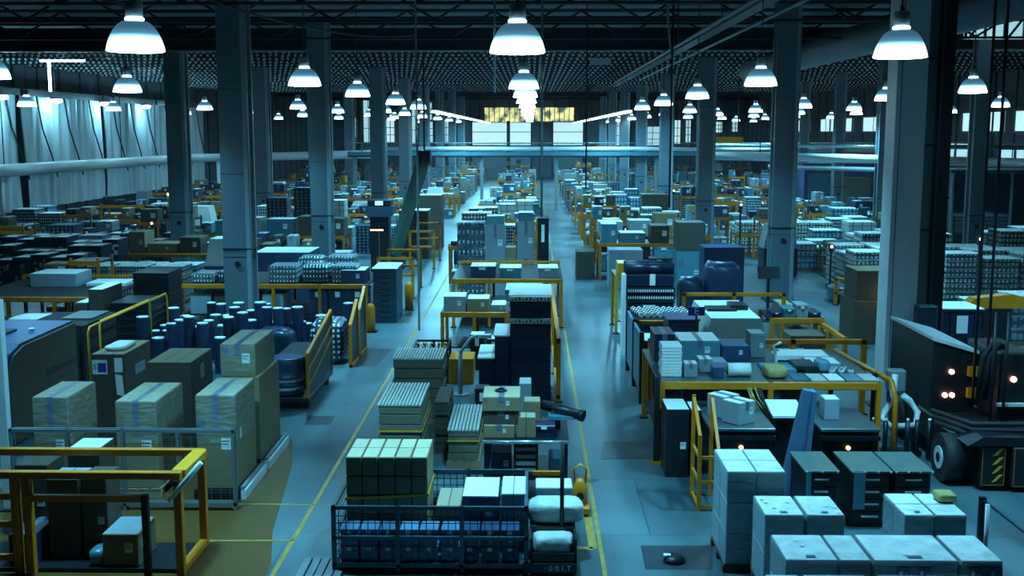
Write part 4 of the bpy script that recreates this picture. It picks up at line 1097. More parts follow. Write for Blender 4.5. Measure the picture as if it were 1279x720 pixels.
# white instrument arm
t = thing('folding_stand', 'pale folding stand between bottle cage and navy cabinets', 'stand', (-1.62, 25.2, 0))
obj('stand', MB().cyl((0, 0, 0), (0, 0, 1.0), .05, 'steel_grey').lathe([(.18, 0), (.18, .03)], 'steel_grey').mesh('stand'), t)
obj('arm', MB().tube([(0, 0, 1.0), (.25, -.05, 1.35), (.45, -.1, 1.42)], .035, 'pipe_white').mesh('arm'), t)
obj('head', MB().box(.42, .72, -.2, 0, 1.36, 1.44, 'pipe_white', bev=.01).mesh('head'), t)
# yellow framed table and tall pale cartons behind
bench(-2.45, .98, 34.2, 38.2, 1.50, 'wide yellow framed table across the centre island', top='steel_dark', back_rail=.12, posts=4)
for i, (a, b, st, h, nmx) in enumerate(((-1.9, -1.1, 'navy_light', .35, 'blue crate at the left'), (-1.0, -.3, 'cyan_plastic', .30, 'teal crate in the middle'), (.2, .85, 'grey_card', .3, 'pale crate at the right'))):
    crate((a, b, 34.6, 35.6, 1.5, 1.5+h), nmx+' end of the wide yellow framed table', 'table crates', m=st, lid='white_card')
goods((-.75, .35, 32.0, 33.4, 0, 1.5), 'navy_dots', 'dark dotted crate block in front of the wide yellow table', layers=4)
crate((-.6, .2, 30.9, 31.7, 0, 1.35), 'dark crate with pale tray on top behind the navy tower', m='navy', lid='white_card')
x0, x1 = D(571, 300, 41).x, D(604, 300, 41).x
goods((x0, x1, 41, 42.2, 0, 2.7), 'navy_dots', 'tall navy stack with rows of pale dots in the centre island', layers=7, top='navy_light')
for i, (xl, xr, z) in enumerate(((606, 631, 2.62), (646, 668, 2.75))):
    x0, x1 = D(xl, 300, 41).x, D(xr, 300, 41).x
    for k in range(2):
        carton((x0, x1, 41, 42.1, k*z/2, (k+1)*z/2), 'grey_card', '%s tall pale carton of the %s pair behind the yellow framed table' % (('lower', 'upper')[k], ('left', 'right')[i]), 'tall pale cartons', top='white_card', tags=1 if k else 0)
    o = carton((x0+.04, x1-.04, 41.05, 42, z, z+.32), 'cyan_plastic', 'small teal carton on top of the %s tall pale pair' % ('left', 'right')[i], 'teal cartons', top='white_card', tape=False)
x0, x1 = D(671, 300, 40.6).x, D(686, 300, 40.6).x
crate((x0, x1, 40.6, 42, 0, 2.9), 'slim dark cabinet right of the tall pale cartons at the aisle', m='steel_dark')
for k in range(5):
    carton((D(632, 300, 41).x, D(645, 300, 41).x, 41, 41.9, k*.36, k*.36+.35), ('board_olive', 'yellow', 'grey_card', 'board', 'board_olive')[k], '%s small carton of the narrow pile between the tall pale pairs' % ('lowest', 'second', 'third', 'fourth', 'topmost')[k], 'narrow pile', tape=False)

# ================================================================ FRONT LEFT
def big_carton(b, lab, **k): return carton(b, 'board_olive', lab, 'big cartons front left', top='board_lit_top', **k)
XA0, XA1 = D(243.5, 495, 17.8).x, D(293, 495, 17.8).x
big_carton((XA0, XA1, 17.8, 19.1, .16, 1.74), 'big tan carton standing nearest the left aisle, paper label on front', tags=3)
big_carton((XA0, XA1, 19.45, 21.0, .16, 1.68), 'big tan carton under the stacked one at the left aisle', tags=1)
big_carton((XA0-.03, XA1-.06, 19.45, 20.95, 1.68, 2.27), 'tan carton stacked on top of another beside the left aisle', tags=2)
pallet(XA0-.05, XA1+.05, 17.7, 19.25, 0, 'pallet under the front tan carton at the left aisle', 'front left pallets', h=.16, m='steel_dark')
pallet(XA0-.05, XA1+.05, 19.35, 21.1, 0, 'pallet under the stacked tan cartons at the left aisle', 'front left pallets', h=.16, m='steel_dark')
for y0, y1, l in ((17.72, 19.2, 'front'), (19.4, 21.05, 'rear')):
    tag(obj('side_runner', MB().box(XA1+.07, XA1+.15, y0, y1, .0, .16, 'pipe_white').box(XA1+.07, XA1+.12, y0, y1, .16, .22, 'steel_grey').mesh('side_runner')), '%s pale metal runner along the pallets at the left aisle' % l, 'runner', 'metal runners')
XD0, XD1 = D(143.5, 504, 17.8).x, D(194, 504, 17.8).x
big_carton((XD0, XD1, 17.8, 19.2, .16, 1.63), 'big tan carton in the middle of the front left row', tags=2)
pallet(XD0-.05, XD1+.05, 17.75, 19.25, 0, 'pallet under the middle tan carton of the front left row', 'front left pallets', h=.16)
XE0, XE1 = D(39, 498, 17.8).x, D(84, 498, 17.8).x
big_carton((XE0, XE1, 17.8, 19.0, .16, 1.69), 'big tan carton at the left end of the front left row', tags=1)
pallet(XE0-.05, XE1+.05, 17.75, 19.05, 0, 'pallet under the leftmost big tan carton', 'front left pallets', h=.16)
FILMED = [o for o in COL.objects if o.get('group') == 'big cartons front left' and o.type == 'EMPTY']; FILMED = [FILMED[0], FILMED[3], FILMED[4], FILMED[2]]
# film on the wrapped cartons
for b, l in (((XA0, XA1, 17.8, 19.1, .9, 1.74), 'nearest the aisle'), ((XD0, XD1, 17.8, 19.2, .9, 1.63), 'in the middle'), ((XE0, XE1, 17.8, 19.0, .9, 1.69), 'at the left end'), ((XA0-.03, XA1-.06, 19.45, 20.95, 1.75, 2.27), 'on top of the stacked pair')):
    w, d = q2(b[1]-b[0]), q2(b[3]-b[2])
    m = MB(); m.box(-w/2-.012, w/2+.012, -d/2-.012, d/2+.012, 0, b[5]-b[4]+.010, 'film', bev=.03)
    obj('film_hood', m.mesh('film_hood'), FILMED.pop(0), (0, 0, b[4]-(.16 if b[4] < 1 else 1.68)), label='clear film hood')
XF0, XF1 = D(113.5, 444.5, 21).x, D(155, 444.5, 21).x
o = carton((XF0, XF1, 21, 22.5, .0, 1.77), 'board_dark', 'dark crate with printed sign and two papers, behind the tan cartons', 'dark cases', top='board_olive', tape=False, name='dark_case', seams=3)
w = XF1-XF0
s = obj('printed_sign', MB().box(-w*.47, -w*.02, -.765, -.755, 1.38, 1.66, 'paper').box(-w*.30, -w*.05, -.769, -.765, 1.42, 1.60, 'sign_blue').mesh('printed_sign'), o)
face_text('S', .16, 'print', s, (-w*.385, -.770, 1.52))
obj('paper_sheet', MB().box(w*.20, w*.44, -.765, -.755, 1.42, 1.70, 'paper').mesh('paper_sheet'), o)
obj('paper_sheet', MB().prism([(w*.24, .98), (w*.46, .95), (w*.42, 1.36), (w*.21, 1.38)], 'y', -.768, -.758, 'paper').mesh('paper_sheet'), o)
obj('side_mark', MB().box(w/2, w/2+.012, -.2, .35, 1.25, 1.45, 'grey_card').mesh('side_mark'), o)
sack((XF0+.12, XF1-.12, 21.3, 22.1, 1.77, 1.86), 'flat white bag lying on the dark crate with papers', m='white_card', seed=4)
XG0, XG1 = D(183, 455, 20.2).x, D(238, 455, 20.2).x
o = carton((XG0, XG1, 20.2, 21.6, 0, 1.78), 'board_dark', 'plain dark crate with pale top between tan cartons', 'dark cases', top='board_olive', tape=False, name='dark_case', seams=3)
obj('side_mark', MB().box((XG1-XG0)/2, (XG1-XG0)/2+.012, -.1, .1, 1.35, 1.62, 'grey_card').mesh('side_mark'), o)
# humped dark machine cover, steel post in front of it
pf = [(-.0, 0), (3.4, 0), (3.4, 1.95), (.9, 1.92), (.45, 1.80), (.15, 1.5), (0, 1.1)]
t = thing('machine_cover', 'large slate blue humped machine cover at the left edge', 'machine cover', (-12.2, 20.4, 0))
obj('hood', MB().prism([(y, z) for y, z in pf], 'x', 0, 2.25, 'navy_light').mesh('hood'), t)
obj('end_panel', MB().prism([(y+.05, z*.97) for y, z in pf[1:]]+[(.1, .05)], 'x', 2.25, 2.30, 'board_dark').mesh('end_panel'), t, label='dark brown end panel')
obj('vent', MB().box(1.0, 1.6, 1.6, 2.2, 1.93, 1.98, 'steel_dark').mesh('vent'), t)
obj('knob', MB().lathe([(.06, 1.95), (.06, 1.99), (.02, 2.0)], 'paper', 10, c=(1.9, 2.2)).mesh('knob'), t)
xp = D(2, 470, 17.2).x
t = thing('steel_post', 'pale steel post at the extreme left edge', 'post', (xp, 17.2, 0))
obj('shaft', MB().box(-.07, .07, -.07, .07, 0, 3.4, 'pipe_white').mesh('shaft'), t); obj('foot_plate', MB().box(-.16, .16, -.16, .16, 0, .03, 'steel_dark').mesh('foot_plate'), t)
# wire guard fence between the yellow bay and the tan cartons
cage((D(12, 538, 17.2).x, D(293, 538, 17.2).x, 17.15, 17.28, 0, 1.33), 'see-through wire guard fence in front of the big tan cartons', m='duct', wire='wire_grey', nx=4, name='guard_fence', sides=('front',), mid=False, r=.022)
# yellow framed bay with cartons, bottom left
BY0, BY1, BX1, BZ = 14.55, 15.65, D(226, 660, 14.6).x, 1.46
t = thing('yellow_bay_frame', 'big yellow steel bay frame at the bottom left corner', 'frame', (0, BY0, 0))
L0 = BX1-3.6; dy = BY1-BY0; s = .055
for x, y, n in ((BX1, 0, 1), (BX1, dy, 1), (L0, dy, 1), (L0, 0, 1), (BX1-2.05, 0, 1), (BX1-2.22, 0, 1)):
    obj('post', MB().box(x-s, x+s, y-s, y+s, 0, BZ-.1, 'yellow', bev=.008).mesh('post'), t)
obj('front_rail', MB().box(L0, BX1+s, -s, s, BZ-.10, BZ, 'yellow', bev=.008).mesh('front_rail'), t)
obj('back_rail', MB().box(L0, BX1+s, dy-s, dy+s, BZ-.10, BZ, 'yellow', bev=.008).mesh('back_rail'), t)
obj('side_rail', MB().box(BX1-.10, BX1+.10, s, dy-s, BZ-.10, BZ+.01, 'yellow_bright', bev=.008).mesh('side_rail'), t)
obj('foot_rail', MB().box(BX1-s, BX1+s, s, dy-s, .02, .12, 'yellow', bev=.008).mesh('foot_rail'), t)
zr = D(120, 620, BY0-.08).z
obj('inner_rail', MB().box(BX1-2.05, D(184, 620, BY0).x, -.07, -.0, zr-.09, zr, 'yellow').mesh('inner_rail'), t)
for zz in (zr, .75, .28): obj('gate_rail', MB().box(L0, BX1-2.22, -.03, .03, zz-.08, zz, 'yellow').mesh('gate_rail'), t)
xb = D(184, 660, BY0).x
obj('stop_post', MB().box(xb-.045, xb+.045, -.08, .0, 0, zr+.01, 'black').mesh('stop_post'), t, label='black stop post')
a, b = D(211, 626, BY0-.12), D(251, 578, BY0-.12)
obj('handle_bar', MB().cyl((a.x, -.12, a.z), (b.x, -.12, b.z), .035, 'pipe_white').box(BX1-.03, BX1+.03, -.12, -.04, (a.z+b.z)/2-.06, (a.z+b.z)/2, 'steel_dark').mesh('handle_bar'), t, label='white slanted handle bar')
obj('floor_deck', MB().box(L0+.06, BX1-.08, .06, dy-.06, .02, .06, 'steel_dark').mesh('floor_deck'), t)
def bay_box(xl, xr, yt, y0, y1, lab, style='board_dark', z0=.06, **k):
    a, b = D(xl, yt, y0), D(xr, yt, y0)
    carton((a.x, b.x, y0, y1, z0, a.z), style, lab, 'cartons in the yellow bay', **k)
bay_box(57, 97, 599, 14.95, 15.5, 'tall dark brown carton at the left inside the yellow bay', top='grey_card', tape=False, seams=2)
bay_box(100, 132, 596, 14.98, 15.5, 'second tall dark brown carton beside it inside the yellow bay', top='board_dark', tags=1, tape=False)
bay_box(127, 172, 667, 14.68, 15.4, 'low grey topped carton at the front of the yellow bay', 'board_olive', top='grey_card', tags=3, tape=False)
bay_box(10, 44, 668, 14.7, 15.4, 'low dark carton at the far left inside the yellow bay', 'navy')
sack((D(108, 668, 14.65).x, D(126, 668, 14.65).x, 14.66, 15.3, .06, .30), 'crumpled film lying between the cartons of the yellow bay', m='cyan_plastic', seed=5)
carton((D(92, 583, 16.2).x, D(132, 583, 16.2).x, 16.0, 16.6, 0, 1.35), 'board_dark', 'dark carton with pale torn top behind the yellow bay', top='white_card', tape=False)
carton((D(25, 575, 16.2).x, D(66, 575, 16.2).x, 16.0, 16.6, 0, 1.1), 'board_dark', 'dark carton behind the yellow bay at far left with white star mark', tape=False, tags=1)
tag(obj('paper_sheet', MB().box(-.26, .26, -.1, .1, 0, .006, 'paper').mesh('paper_sheet'), None, (D(83, 714, 14.2).x, 14.2, .0)), 'printed white sheet on the floor at the bottom left', 'paper')
# slatted grey floor ramp at the bottom left of the cage
t = thing('slatted_ramp', 'grey slatted floor ramp left of the front wire cage', 'ramp', (D(395, 705, 14.3).x, 14.4, 0), .0)
for i in range(5): obj('slat', cached('rampslat', lambda: MB().box(-.05, .05, -.7, .7, 0, .05, 'steel_grey').mesh('slat')), t, (-.26+i*.125, 0, 0))
# black cable lump on the right aisle floor
tag(obj('floor_cap', MB().lathe([(.16, 0), (.15, .05), (.10, .09), (.03, .10)], 'black', 12).box(-.15, -.05, -.05, .03, .085, .11, 'paper').mesh('floor_cap'), None, G(842, 702)), 'small black cap lying on the right aisle floor', 'cap')

for i, (x, st, h) in enumerate(((-.66, 'navy', .38), (.30, 'cyan_plastic', .3), (.12, 'steel_dark', .45))):
    carton((x, x+.34 if i == 0 else x+.28 if i == 1 else x+.16, 17.85, 18.4, .39, .39+h), st, '%s case on the shelf of the dark work table' % ('left navy', 'right teal', 'narrow dark')[i], 'work table shelf cases', tape=False, tags=1 if i == 0 else 0) if i != 2 else None
for i in range(4):
    crate((-1.75+.33*i, -1.45+.33*i, 16.65, 17.1, 0, .35+.1*(i % 2)), '%s dark tray on the floor behind the blue cross rail' % ('first', 'second', 'third', 'fourth')[i], 'floor trays', m=('steel_dark', 'navy_light', 'navy', 'cyan_plastic')[i])
for i in range(3):
    crate((-1.15+.0*i, -.85, 22.3+.5*i, 22.75+.5*i, 0, .8-.15*i), '%s dark tub between the slatted stacks and the navy tower' % ('front', 'middle', 'rear')[i], 'dark tubs', m=('black', 'navy', 'navy_light')[i], lid='steel_dark')
for i in range(3):
    carton((-.80+.28*i, -.55+.28*i, 22.2, 22.8, 0, .55+.2*i), ('board_dark', 'navy_light', 'grey_card')[i], '%s box on the floor before the low navy step cabinet' % ('left', 'middle', 'right')[i], 'floor boxes', top='white_card' if i else None, tape=False, tags=1)
# ================================================================ FRONT RIGHT
wrapped_load((2.66, 3.46, 14.75, 15.85, .12, 1.44), 2, 2, 3, 'grey_card', 'tall pale film wrapped block nearest the right aisle', 'wrapped blocks', top='white_card')
pallet(2.64, 3.48, 14.75, 15.85, 0, 'pallet under the tall wrapped block at the right aisle', 'wrapped pallets', h=.12, m='board_dark')
def wl(xl, xr, y0, y1, z1, nx, ny, nz, lab, z0=.12, spots=0, yt=650):
    a, b = D(xl, yt, y0).x, D(xr, yt, y0).x
    wrapped_load((a, b, y0, y1, z0, z1), nx, ny, nz, 'grey_card', lab, 'wrapped blocks', top='white_card', spots=spots)  # white tops over grey sides put the light from above into the colour
    pallet(a, b, y0, y1, 0, 'pallet under the '+lab, 'wrapped pallets', h=z0, m='board_dark', far=True)
wl(955, 1005, 13.85, 14.62, 1.15, 1, 1, 2, 'left block of the wrapped pair with round stickers', spots=4)
wl(1007.5, 1056, 13.85, 14.62, 1.15, 1, 1, 2, 'right block of the wrapped pair with round stickers', spots=3)
wl(981, 1048, 12.6, 13.44, 1.04, 1, 1, 2, 'leftmost wrapped block of the front right row', spots=2, yt=697)
wl(1049.5, 1089, 12.6, 13.44, 1.04, 1, 1, 2, 'second wrapped block of the front right row', yt=697)
wl(1092, 1198, 12.6, 13.46, 1.04, 1, 1, 2, 'widest third wrapped block of the front right row', spots=1, yt=697)
wl(1201, 1254, 12.6, 13.46, 1.04, 1, 1, 2, 'rightmost wrapped block of the front right row', yt=697)
for i, (xl, xr) in enumerate(((975, 1021), (1026, 1110), (1125, 1188), (1191, 1222), (1224, 1266))):
    wl(xl, xr, 11.55, 12.38, .95, 1, 1, 2, '%s wrapped block cut off by the lower right picture edge' % ('first from left', 'second from left', 'third from left', 'fourth from left', 'fifth from left')[i], yt=716)
wl(1130, 1168, 14.3, 15.2, 1.0, 1, 2, 2, 'left half of the wrapped block before the hazard striped truck', yt=639, spots=1)
wl(1169, 1209, 14.3, 15.2, 1.0, 1, 2, 2, 'right half of the wrapped block before the hazard striped truck', yt=639)
a = D(1166, 616, 14.95); sack((a.x, a.x+.27, 14.75, 15.05, 1.006, 1.13), 'yellow sack lying on top of a wrapped block at the right', m='sack_tan', seed=6)
pn = 0
for lab_, xs in (('widest third wrapped block of the front right row', (-.22, .02)), ('rightmost wrapped block of the front right row', (-.15, .08))):
    o = [q for q in COL.objects if q.get('label') == lab_][0]
    for x in xs:
        pp = obj('printed_panel', cached('printed', lambda: MB().box(0, .15, -.01, 0, .58, .84, 'crate_blue').box(.02, .06, -.013, -.01, .62, .80, 'paper').box(.08, .13, -.013, -.01, .64, .78, 'grey_card').mesh('printed_panel')), o, (x, -.445, 0), label='blue and white printed panel')
# drawer cabinets
CAY = 16.6
c1 = cabinet((D(1007, 587, CAY).x, D(1046, 587, CAY).x, CAY, 17.6, 0, .90), 'narrow dark drawer cabinet beside the leaning blue beam', 1, 4, 'black', 'cab_top', 'paper', rivets=True)
c2 = cabinet((D(1065, 587, CAY).x, D(1112, 587, CAY).x, CAY, 17.6, 0, .90), 'dark drawer cabinet in the middle with a hanging teal tag', 1, 4, 'black', 'cab_top', 'paper', rivets=True)
c3 = cabinet((D(1119, 587, CAY).x, D(1164, 587, CAY).x, CAY, 17.6, 0, .90), 'dark drawer cabinet at the right end of the cabinet row', 1, 4, 'black', 'cab_top', 'paper', rivets=True)
obj('hanging_tag', MB().box(-.27, -.10, -.56, -.545, .30, .88, 'cyan_plastic').mesh('hanging_tag'), c2, label='teal hanging tag')
obj('hanging_tag', MB().box(-.24, -.17, -.56, -.545, .45, .88, 'cyan_plastic').mesh('hanging_tag'), c1, label='slim teal tag')
# leaning blue beam
def p(px, py): v = D(px, py, 17.85); return (v.x, max(0, v.z))
t = thing('leaning_beam', 'big blue steel beam leaning upright between tables and cabinets', 'beam', (0, 17.75, 0))
a0, a1, a2, a3 = p(970, 622), p(1003, 486), p(1018, 488), p(1003, 625)
obj('web_plate', MB().prism([a0, (a3[0]-.08, 0), (a2[0]-.06, a2[1]), a1], 'y', 0, .16, 'beam_blue').mesh('web_plate'), t)
obj('flange', MB().prism([(a3[0]-.08, 0), a3, a2, (a2[0]-.06, a2[1])], 'y', -.05, .22, 'beam_blue').mesh('flange'), t)
m = MB(); x = (a0[0]+a3[0])/2; m.box(x+.02, x+.20, -.12, -.05, .25, .72, 'steel_blue', bev=.02); obj('clamp_box', m.mesh('clamp_box'), t)
# tables M1, M2 before the yellow bench
def work_machine(x0, x1, lab, n):
    t = thing('machine_table', lab, 'table', ((x0+x1)/2, 19.05, 0)); w = (x1-x0)/2
    obj('table_top', MB().box(-w, w, -.72, .72, 1.02, 1.08, 'bench_top', bev=.01).mesh('table_top'), t)
    obj('drive_body', MB().box(-w+.05, w-.05, -.60, .62, .30, 1.0, 'black', bev=.02).mesh('drive_body'), t)
    obj('front_bar', MB().box(-w, w, -.74, -.68, .88, .95, 'steel_dark').mesh('front_bar'), t)
    for x in (-w+.06, w-.06):
        for y in (-.64, .64): obj('leg', MB().box(x-.04, x+.04, y-.04, y+.04, 0, 1.02, 'black').mesh('leg'), t)
    obj('indicator', MB().cyl((0, -.63, .72), (0, -.60, .72), .035, 'amber_glow', 10).mesh('indicator'), t, label='small amber light')
work_machine(3.0, 4.10, 'low machine table carrying two pale cubes, before the yellow bench', 1)
work_machine(4.85, 5.85, 'low machine table with one grey box, right of the leaning beam', 2)
for (px, py, y, l) in ((922, 533, 18.75, 'front pale cube turned on the low machine table'), (903, 520, 19.2, 'rear pale cube turned on the low machine table')):
    x = D(px, 520, y).x
    carton((x-.20, x+.20, y-.20, y+.20, 1.08, 1.47), 'grey_card', l, 'pale cubes', top='white_card', rot=R(38), tags=1)
x = D(1037, 520, 19.0).x; carton((x-.13, x+.13, 18.9, 19.25, 1.08, 1.45), 'grey_card', 'single grey box on the right hand machine table', top='white_card', tape=False)
# tray of papers between tables
t = thing('tray_stand', 'slim stand with pale tilted tray between the two machine tables', 'stand', (4.46, 19.3, 0))
obj('tray', MB().prism([(-.35, 1.10), (.35, 1.22), (.35, 1.26), (-.35, 1.14)], 'x', -.28, .28, 'white_card').mesh('tray'), t)
obj('leg', MB().box(-.2, .2, -.2, .2, 0, 1.1, 'steel_dark').mesh('leg'), t)
carton((2.36, 2.76, 19.05, 19.85, 0, 1.22), 'steel_dark', 'dark cabinet with overhanging white sheets beside the yellow post', top='white_card', tape=False, name='dark_cabinet', cat='cabinet', tags=1)
carton((2.80, 2.98, 19.15, 19.8, 0, 1.18), 'steel_dark', 'narrow dark cabinet with white top next to the overhanging sheets', top='white_card', tape=False, name='dark_cabinet', cat='cabinet')
t = thing('cable_bundle', 'bundle of copper and black hoses falling from the yellow bench', 'cable', (4.30, 19.9, 0))
for i in range(9):
    r_ = random.Random(i); dx = r_.uniform(-.14, .14)
    m = MB().tube([(dx-.15, 0, 1.42), (dx-.10, -.12, 1.25), (dx+.02+.02*i, -.22, .95), (dx+.08, -.24, .5), (dx+.12, -.1+.02*i, .02)], .018, 'copper' if i % 2 else 'rubber', 6)
    obj('hose', m.mesh('hose'), t, (-.14, -.03, 0))
# yellow stand at the aisle
t = thing('yellow_stand', 'narrow yellow steel stand with rungs at the edge of the right aisle', 'stand', (2.68, 17.3, 0))
for x, y, h in ((0, 0, 1.25), (.30, 0, 1.0), (0, .75, 1.72), (.30, .75, 1.72)):
    obj('post', MB().box(x-.03, x+.03, y-.03, y+.03, 0, h, 'yellow').mesh('post'), t)
for z in (.04, .45, .85):
    obj('rung', MB().box(.03, .27, -.02, .02, z, z+.05, 'yellow').mesh('rung'), t); obj('side_bar', MB().box(-.02, .02, .03, .72, z, z+.05, 'yellow').mesh('side_bar'), t)
obj('brace', MB().bar((0, 0, 1.22), (0, .75, 1.68), .05, .05, 'yellow').bar((.3, 0, .98), (.3, .75, 1.68), .05, .05, 'yellow').mesh('brace'), t)
obj('mesh_panel', MB().quad([(.15, .1, .1), (.15, .72, .1), (.15, .72, 1.3), (.15, .1, .9)], 'wire_dark').mesh('mesh_panel'), t)

# ---- yellow bench one and its goods
b1 = bench(2.34, 6.36, 20.0, 23.2, 1.48, 'front yellow beamed bench right of the right aisle', top='bench_top', posts=3, post='yellow')
t = thing('corner_guard', 'black corner post with yellow foot before the front yellow bench', 'post', (2.28, 19.86, 0))
obj('post', MB().box(-.05, .05, -.05, .05, .03, 1.62, 'black').mesh('post'), t); obj('foot', MB().box(-.08, .9, -.06, .06, 0, .06, 'yellow').mesh('foot'), t)
Z1 = 1.48
def on_bench(xl, xr, yb, yt, d, style, lab, z0=Z1, grp=None, **k):
    y0 = G((xl+xr)/2, yb, z0).y; a, b = D(xl, yt, y0), D(xr, yt, y0)
    return carton((a.x, b.x, y0, y0+d, z0, a.z), style, lab, grp, **k)
y0 = G(840, 471, Z1).y; a, b = D(827, 432, y0), D(852, 432, y0)
n = 10; hh = (a.z-Z1)/n
for i in range(n):
    o = .008*math.sin(i*2.1)
    kind(('ream', q2(b.x-a.x)), 'paper_ream', lambda: [('ream', lambda: MB().box(-(b.x-a.x)/2, (b.x-a.x)/2, -.25, .25, .003, hh-.003, 'white_card', bev=.006), None, None)],
         '%s ream from the bottom of the tall white pile on the front yellow bench' % ('lowest' if i == 0 else ('topmost' if i == n-1 else ORD[i])), 'ream', ((a.x+b.x)/2+o, y0+.25, Z1+i*hh), group='white reams')
on_bench(855, 872, 472, 455, .34, 'grey_card', 'small pale box beside the ream pile on the front yellow bench', grp='boxes on front bench', top='white_card')
on_bench(873, 890, 466, 449, .40, 'grey_card', 'small pale box behind and right of the first on the front bench', grp='boxes on front bench', top='white_card')
on_bench(891, 905, 473, 459, .36, 'navy_light', 'small blue box beside the paper roll on the front bench', grp='boxes on front bench', tape=False)
def roll(x0, x1, y, z, r, m, cap, lab, name='paper_roll', grp=None):
    return kind(('roll', q2(x1-x0), r, m, cap), name, lambda: [('wrap', lambda: MB().cyl((-(x1-x0)/2, 0, r), ((x1-x0)/2, 0, r), r, m, 16), None, None), ('core', lambda: MB().cyl((-(x1-x0)/2-.02, 0, r), (-(x1-x0)/2, 0, r), r*.6, cap, 14), None, None)],
                lab, 'roll', ((x0+x1)/2, y, z), group=grp)
x = D(908, 465, 20.6).x; roll(x, x+.42, 20.55, Z1, .13, 'white_card', 'board', 'white paper roll with tan core lying on the front bench')
sack((4.35, 4.75, 20.3, 20.9, Z1, Z1+.20), 'crumpled tan bag on the front bench above the hoses', m='sack_tan', seed=12)
for k, (px, w_, h, st, l) in enumerate(((960, .75, .07, 'cyan_plastic', 'pale teal board pile on the front bench'), (1000, .42, .14, 'steel_dark', 'dark case lying beside the teal boards on the front bench'))):
    x = D(px, 465, 20.5).x; carton((x, x+w_, 20.85, 21.5, Z1, Z1+h), st, l, tape=False)
x = D(1028, 465, 20.5).x; sack((x, x+.26, 20.9, 21.3, Z1, Z1+.22), 'round wrapped bundle on the front bench', m='cyan_plastic', seed=13)
for i in range(7):
    x = D(1047+i*4, 468, 20.4).x; y = 20.85+.14*(i % 3)
    kind('knot', 'tape_roll', lambda: [('roll', lambda: MB().lathe([(.03, 0), (.06, 0), (.06, .07), (.03, .07)], 'sack', 12, caps=False), None, None)], 'small white tape roll at the right end of the front bench', 'tape roll', (x, y, Z1), group='tape rolls')
carton((5.1, 6.0, 22.2, 22.9, Z1, Z1+.06), 'white_card', 'flat white pack at the back of the front bench', tape=False)
t = thing('label_printer', 'white label printer with a lever on the front bench', 'printer', (5.0, 21.7, Z1))
obj('housing', MB().box(-.25, .25, -.2, .2, 0, .22, 'white_card', bev=.02).mesh('housing'), t); obj('slot', MB().box(-.2, .2, -.205, -.2, .08, .12, 'black').mesh('slot'), t)
obj('lever', MB().tube([(-.22, -.1, .22), (-.27, -.1, .38), (-.12, -.1, .46)], .03, 'pipe_white').mesh('lever'), t)
for k, (xa, xb, ya, yb_, h, st, l) in enumerate(((2.95, 3.75, 21.9, 22.9, .42, 'cyan_plastic', 'flat teal case at the back left of the front bench'), (3.8, 4.35, 22.0, 22.8, .30, 'navy_light', 'low blue case at the back of the front bench behind the roll'),
        (2.45, 2.85, 21.9, 22.8, .55, 'navy', 'dark navy case behind the ream pile on the front bench'), (4.42, 4.72, 22.3, 22.8, .5, 'grey_card', 'narrow grey case in the middle of the front bench'), (5.35, 5.95, 21.2, 21.8, .12, 'grey_card', 'shallow grey tray near the tape rolls on the front bench'),
        (3.35, 3.75, 21.1, 21.6, .16, 'grey_card', 'low pale carton behind the small boxes of the front bench'))):
    carton((xa, xb, ya, yb_, Z1, Z1+h), st, l, 'cases on front bench', top='white_card' if k in (0, 4) else None, tags=1 if h > .25 else 0, tape=k % 2 == 0)
for i in range(6):
    x = 4.5+.32*i; carton((x, x+.28, 20.15+.05*(i % 2), 20.75, Z1, Z1+.025), ('white_card', 'cyan_plastic', 'slat_pale')[i % 3], '%s flat sheet pack along the front edge of the front bench' % ('first', 'second', 'third', 'fourth', 'fifth', 'sixth')[i], 'sheet packs', tape=False, name='sheet_pack', cat='pack') if not 4.3 < x < 4.8 else None
# the rail behind it and second row of machines
rail_fence(2.5, 7.15, 23.62, 1.62, 'long yellow rail behind the front yellow bench, ending at the big column', posts=4, r=.055)
crate((3.3, 5.2, 23.9, 24.9, 0, 1.15), 'wide navy bin behind the long yellow rail', m='navy_light', lid='cyan_plastic')
crate((5.4, 6.1, 23.9, 24.8, 0, 1.2), 'teal bin behind the long yellow rail', m='cyan_plastic')
carton((6.3, 7.15, 26.9, 27.8, 0, 1.1), 'board_dark', 'dark brown carton with pale tags right of the machine hood', tags=2, tape=False)
rail_fence(26.6, 29.5, 7.55, 1.1, 'short yellow rail running away beside the big column', posts=3, along='y')
# side panel along the aisle
t = thing('aisle_partition', 'pale blue partition panel standing along the right aisle', 'partition', (2.45, 26.2, 0))
obj('sheet', MB().box(-.03, .03, -1.8, 1.8, .25, 1.55, 'cyan_plastic', bev=.01).mesh('sheet'), t)
for y in (-1.75, 0, 1.75): obj('post', MB().box(-.05, .05, y-.05, y+.05, 0, 1.62, 'black').mesh('post'), t)
# machine with E sign
t = machine((3.95, 5.55, 25.6, 28.6, 0, 1.72), 'wide pale hooded machine beside the blue E sign', 'steel_dark', 'slat_pale', lights=1, name='hooded_machine')
for x in (-.42, .12): obj('window', MB().box(x-.24, x+.24, -1.46, -1.42, .98, 1.14, 'black').mesh('window'), t, label='black window')
obj('window_lamp', MB().cyl((.2, -1.48, 1.06), (.2, -1.46, 1.06), .035, 'red_glow', 10).mesh('window_lamp'), t)
obj('roof_frame', MB().box(-.5, .2, -.4, .2, 1.70, 1.78, 'black').box(.1, .5, -.2, .5, 1.70, 1.84, 'steel_dark').mesh('roof_frame'), t)
s = thing('sign_board', 'blue sign with a white letter E before the hooded machine', 'sign', (D(870, 389, 25.3).x, 25.3, 0))
z = D(870, 389, 25.3).z
obj('board', MB().box(-.19, .19, -.015, .015, z-.10, z+.10, 'sign_blue', bev=.004).mesh('board'), s); obj('stem', MB().box(-.02, .02, .015, .04, 0, z+.05, 'steel_dark').mesh('stem'), s)
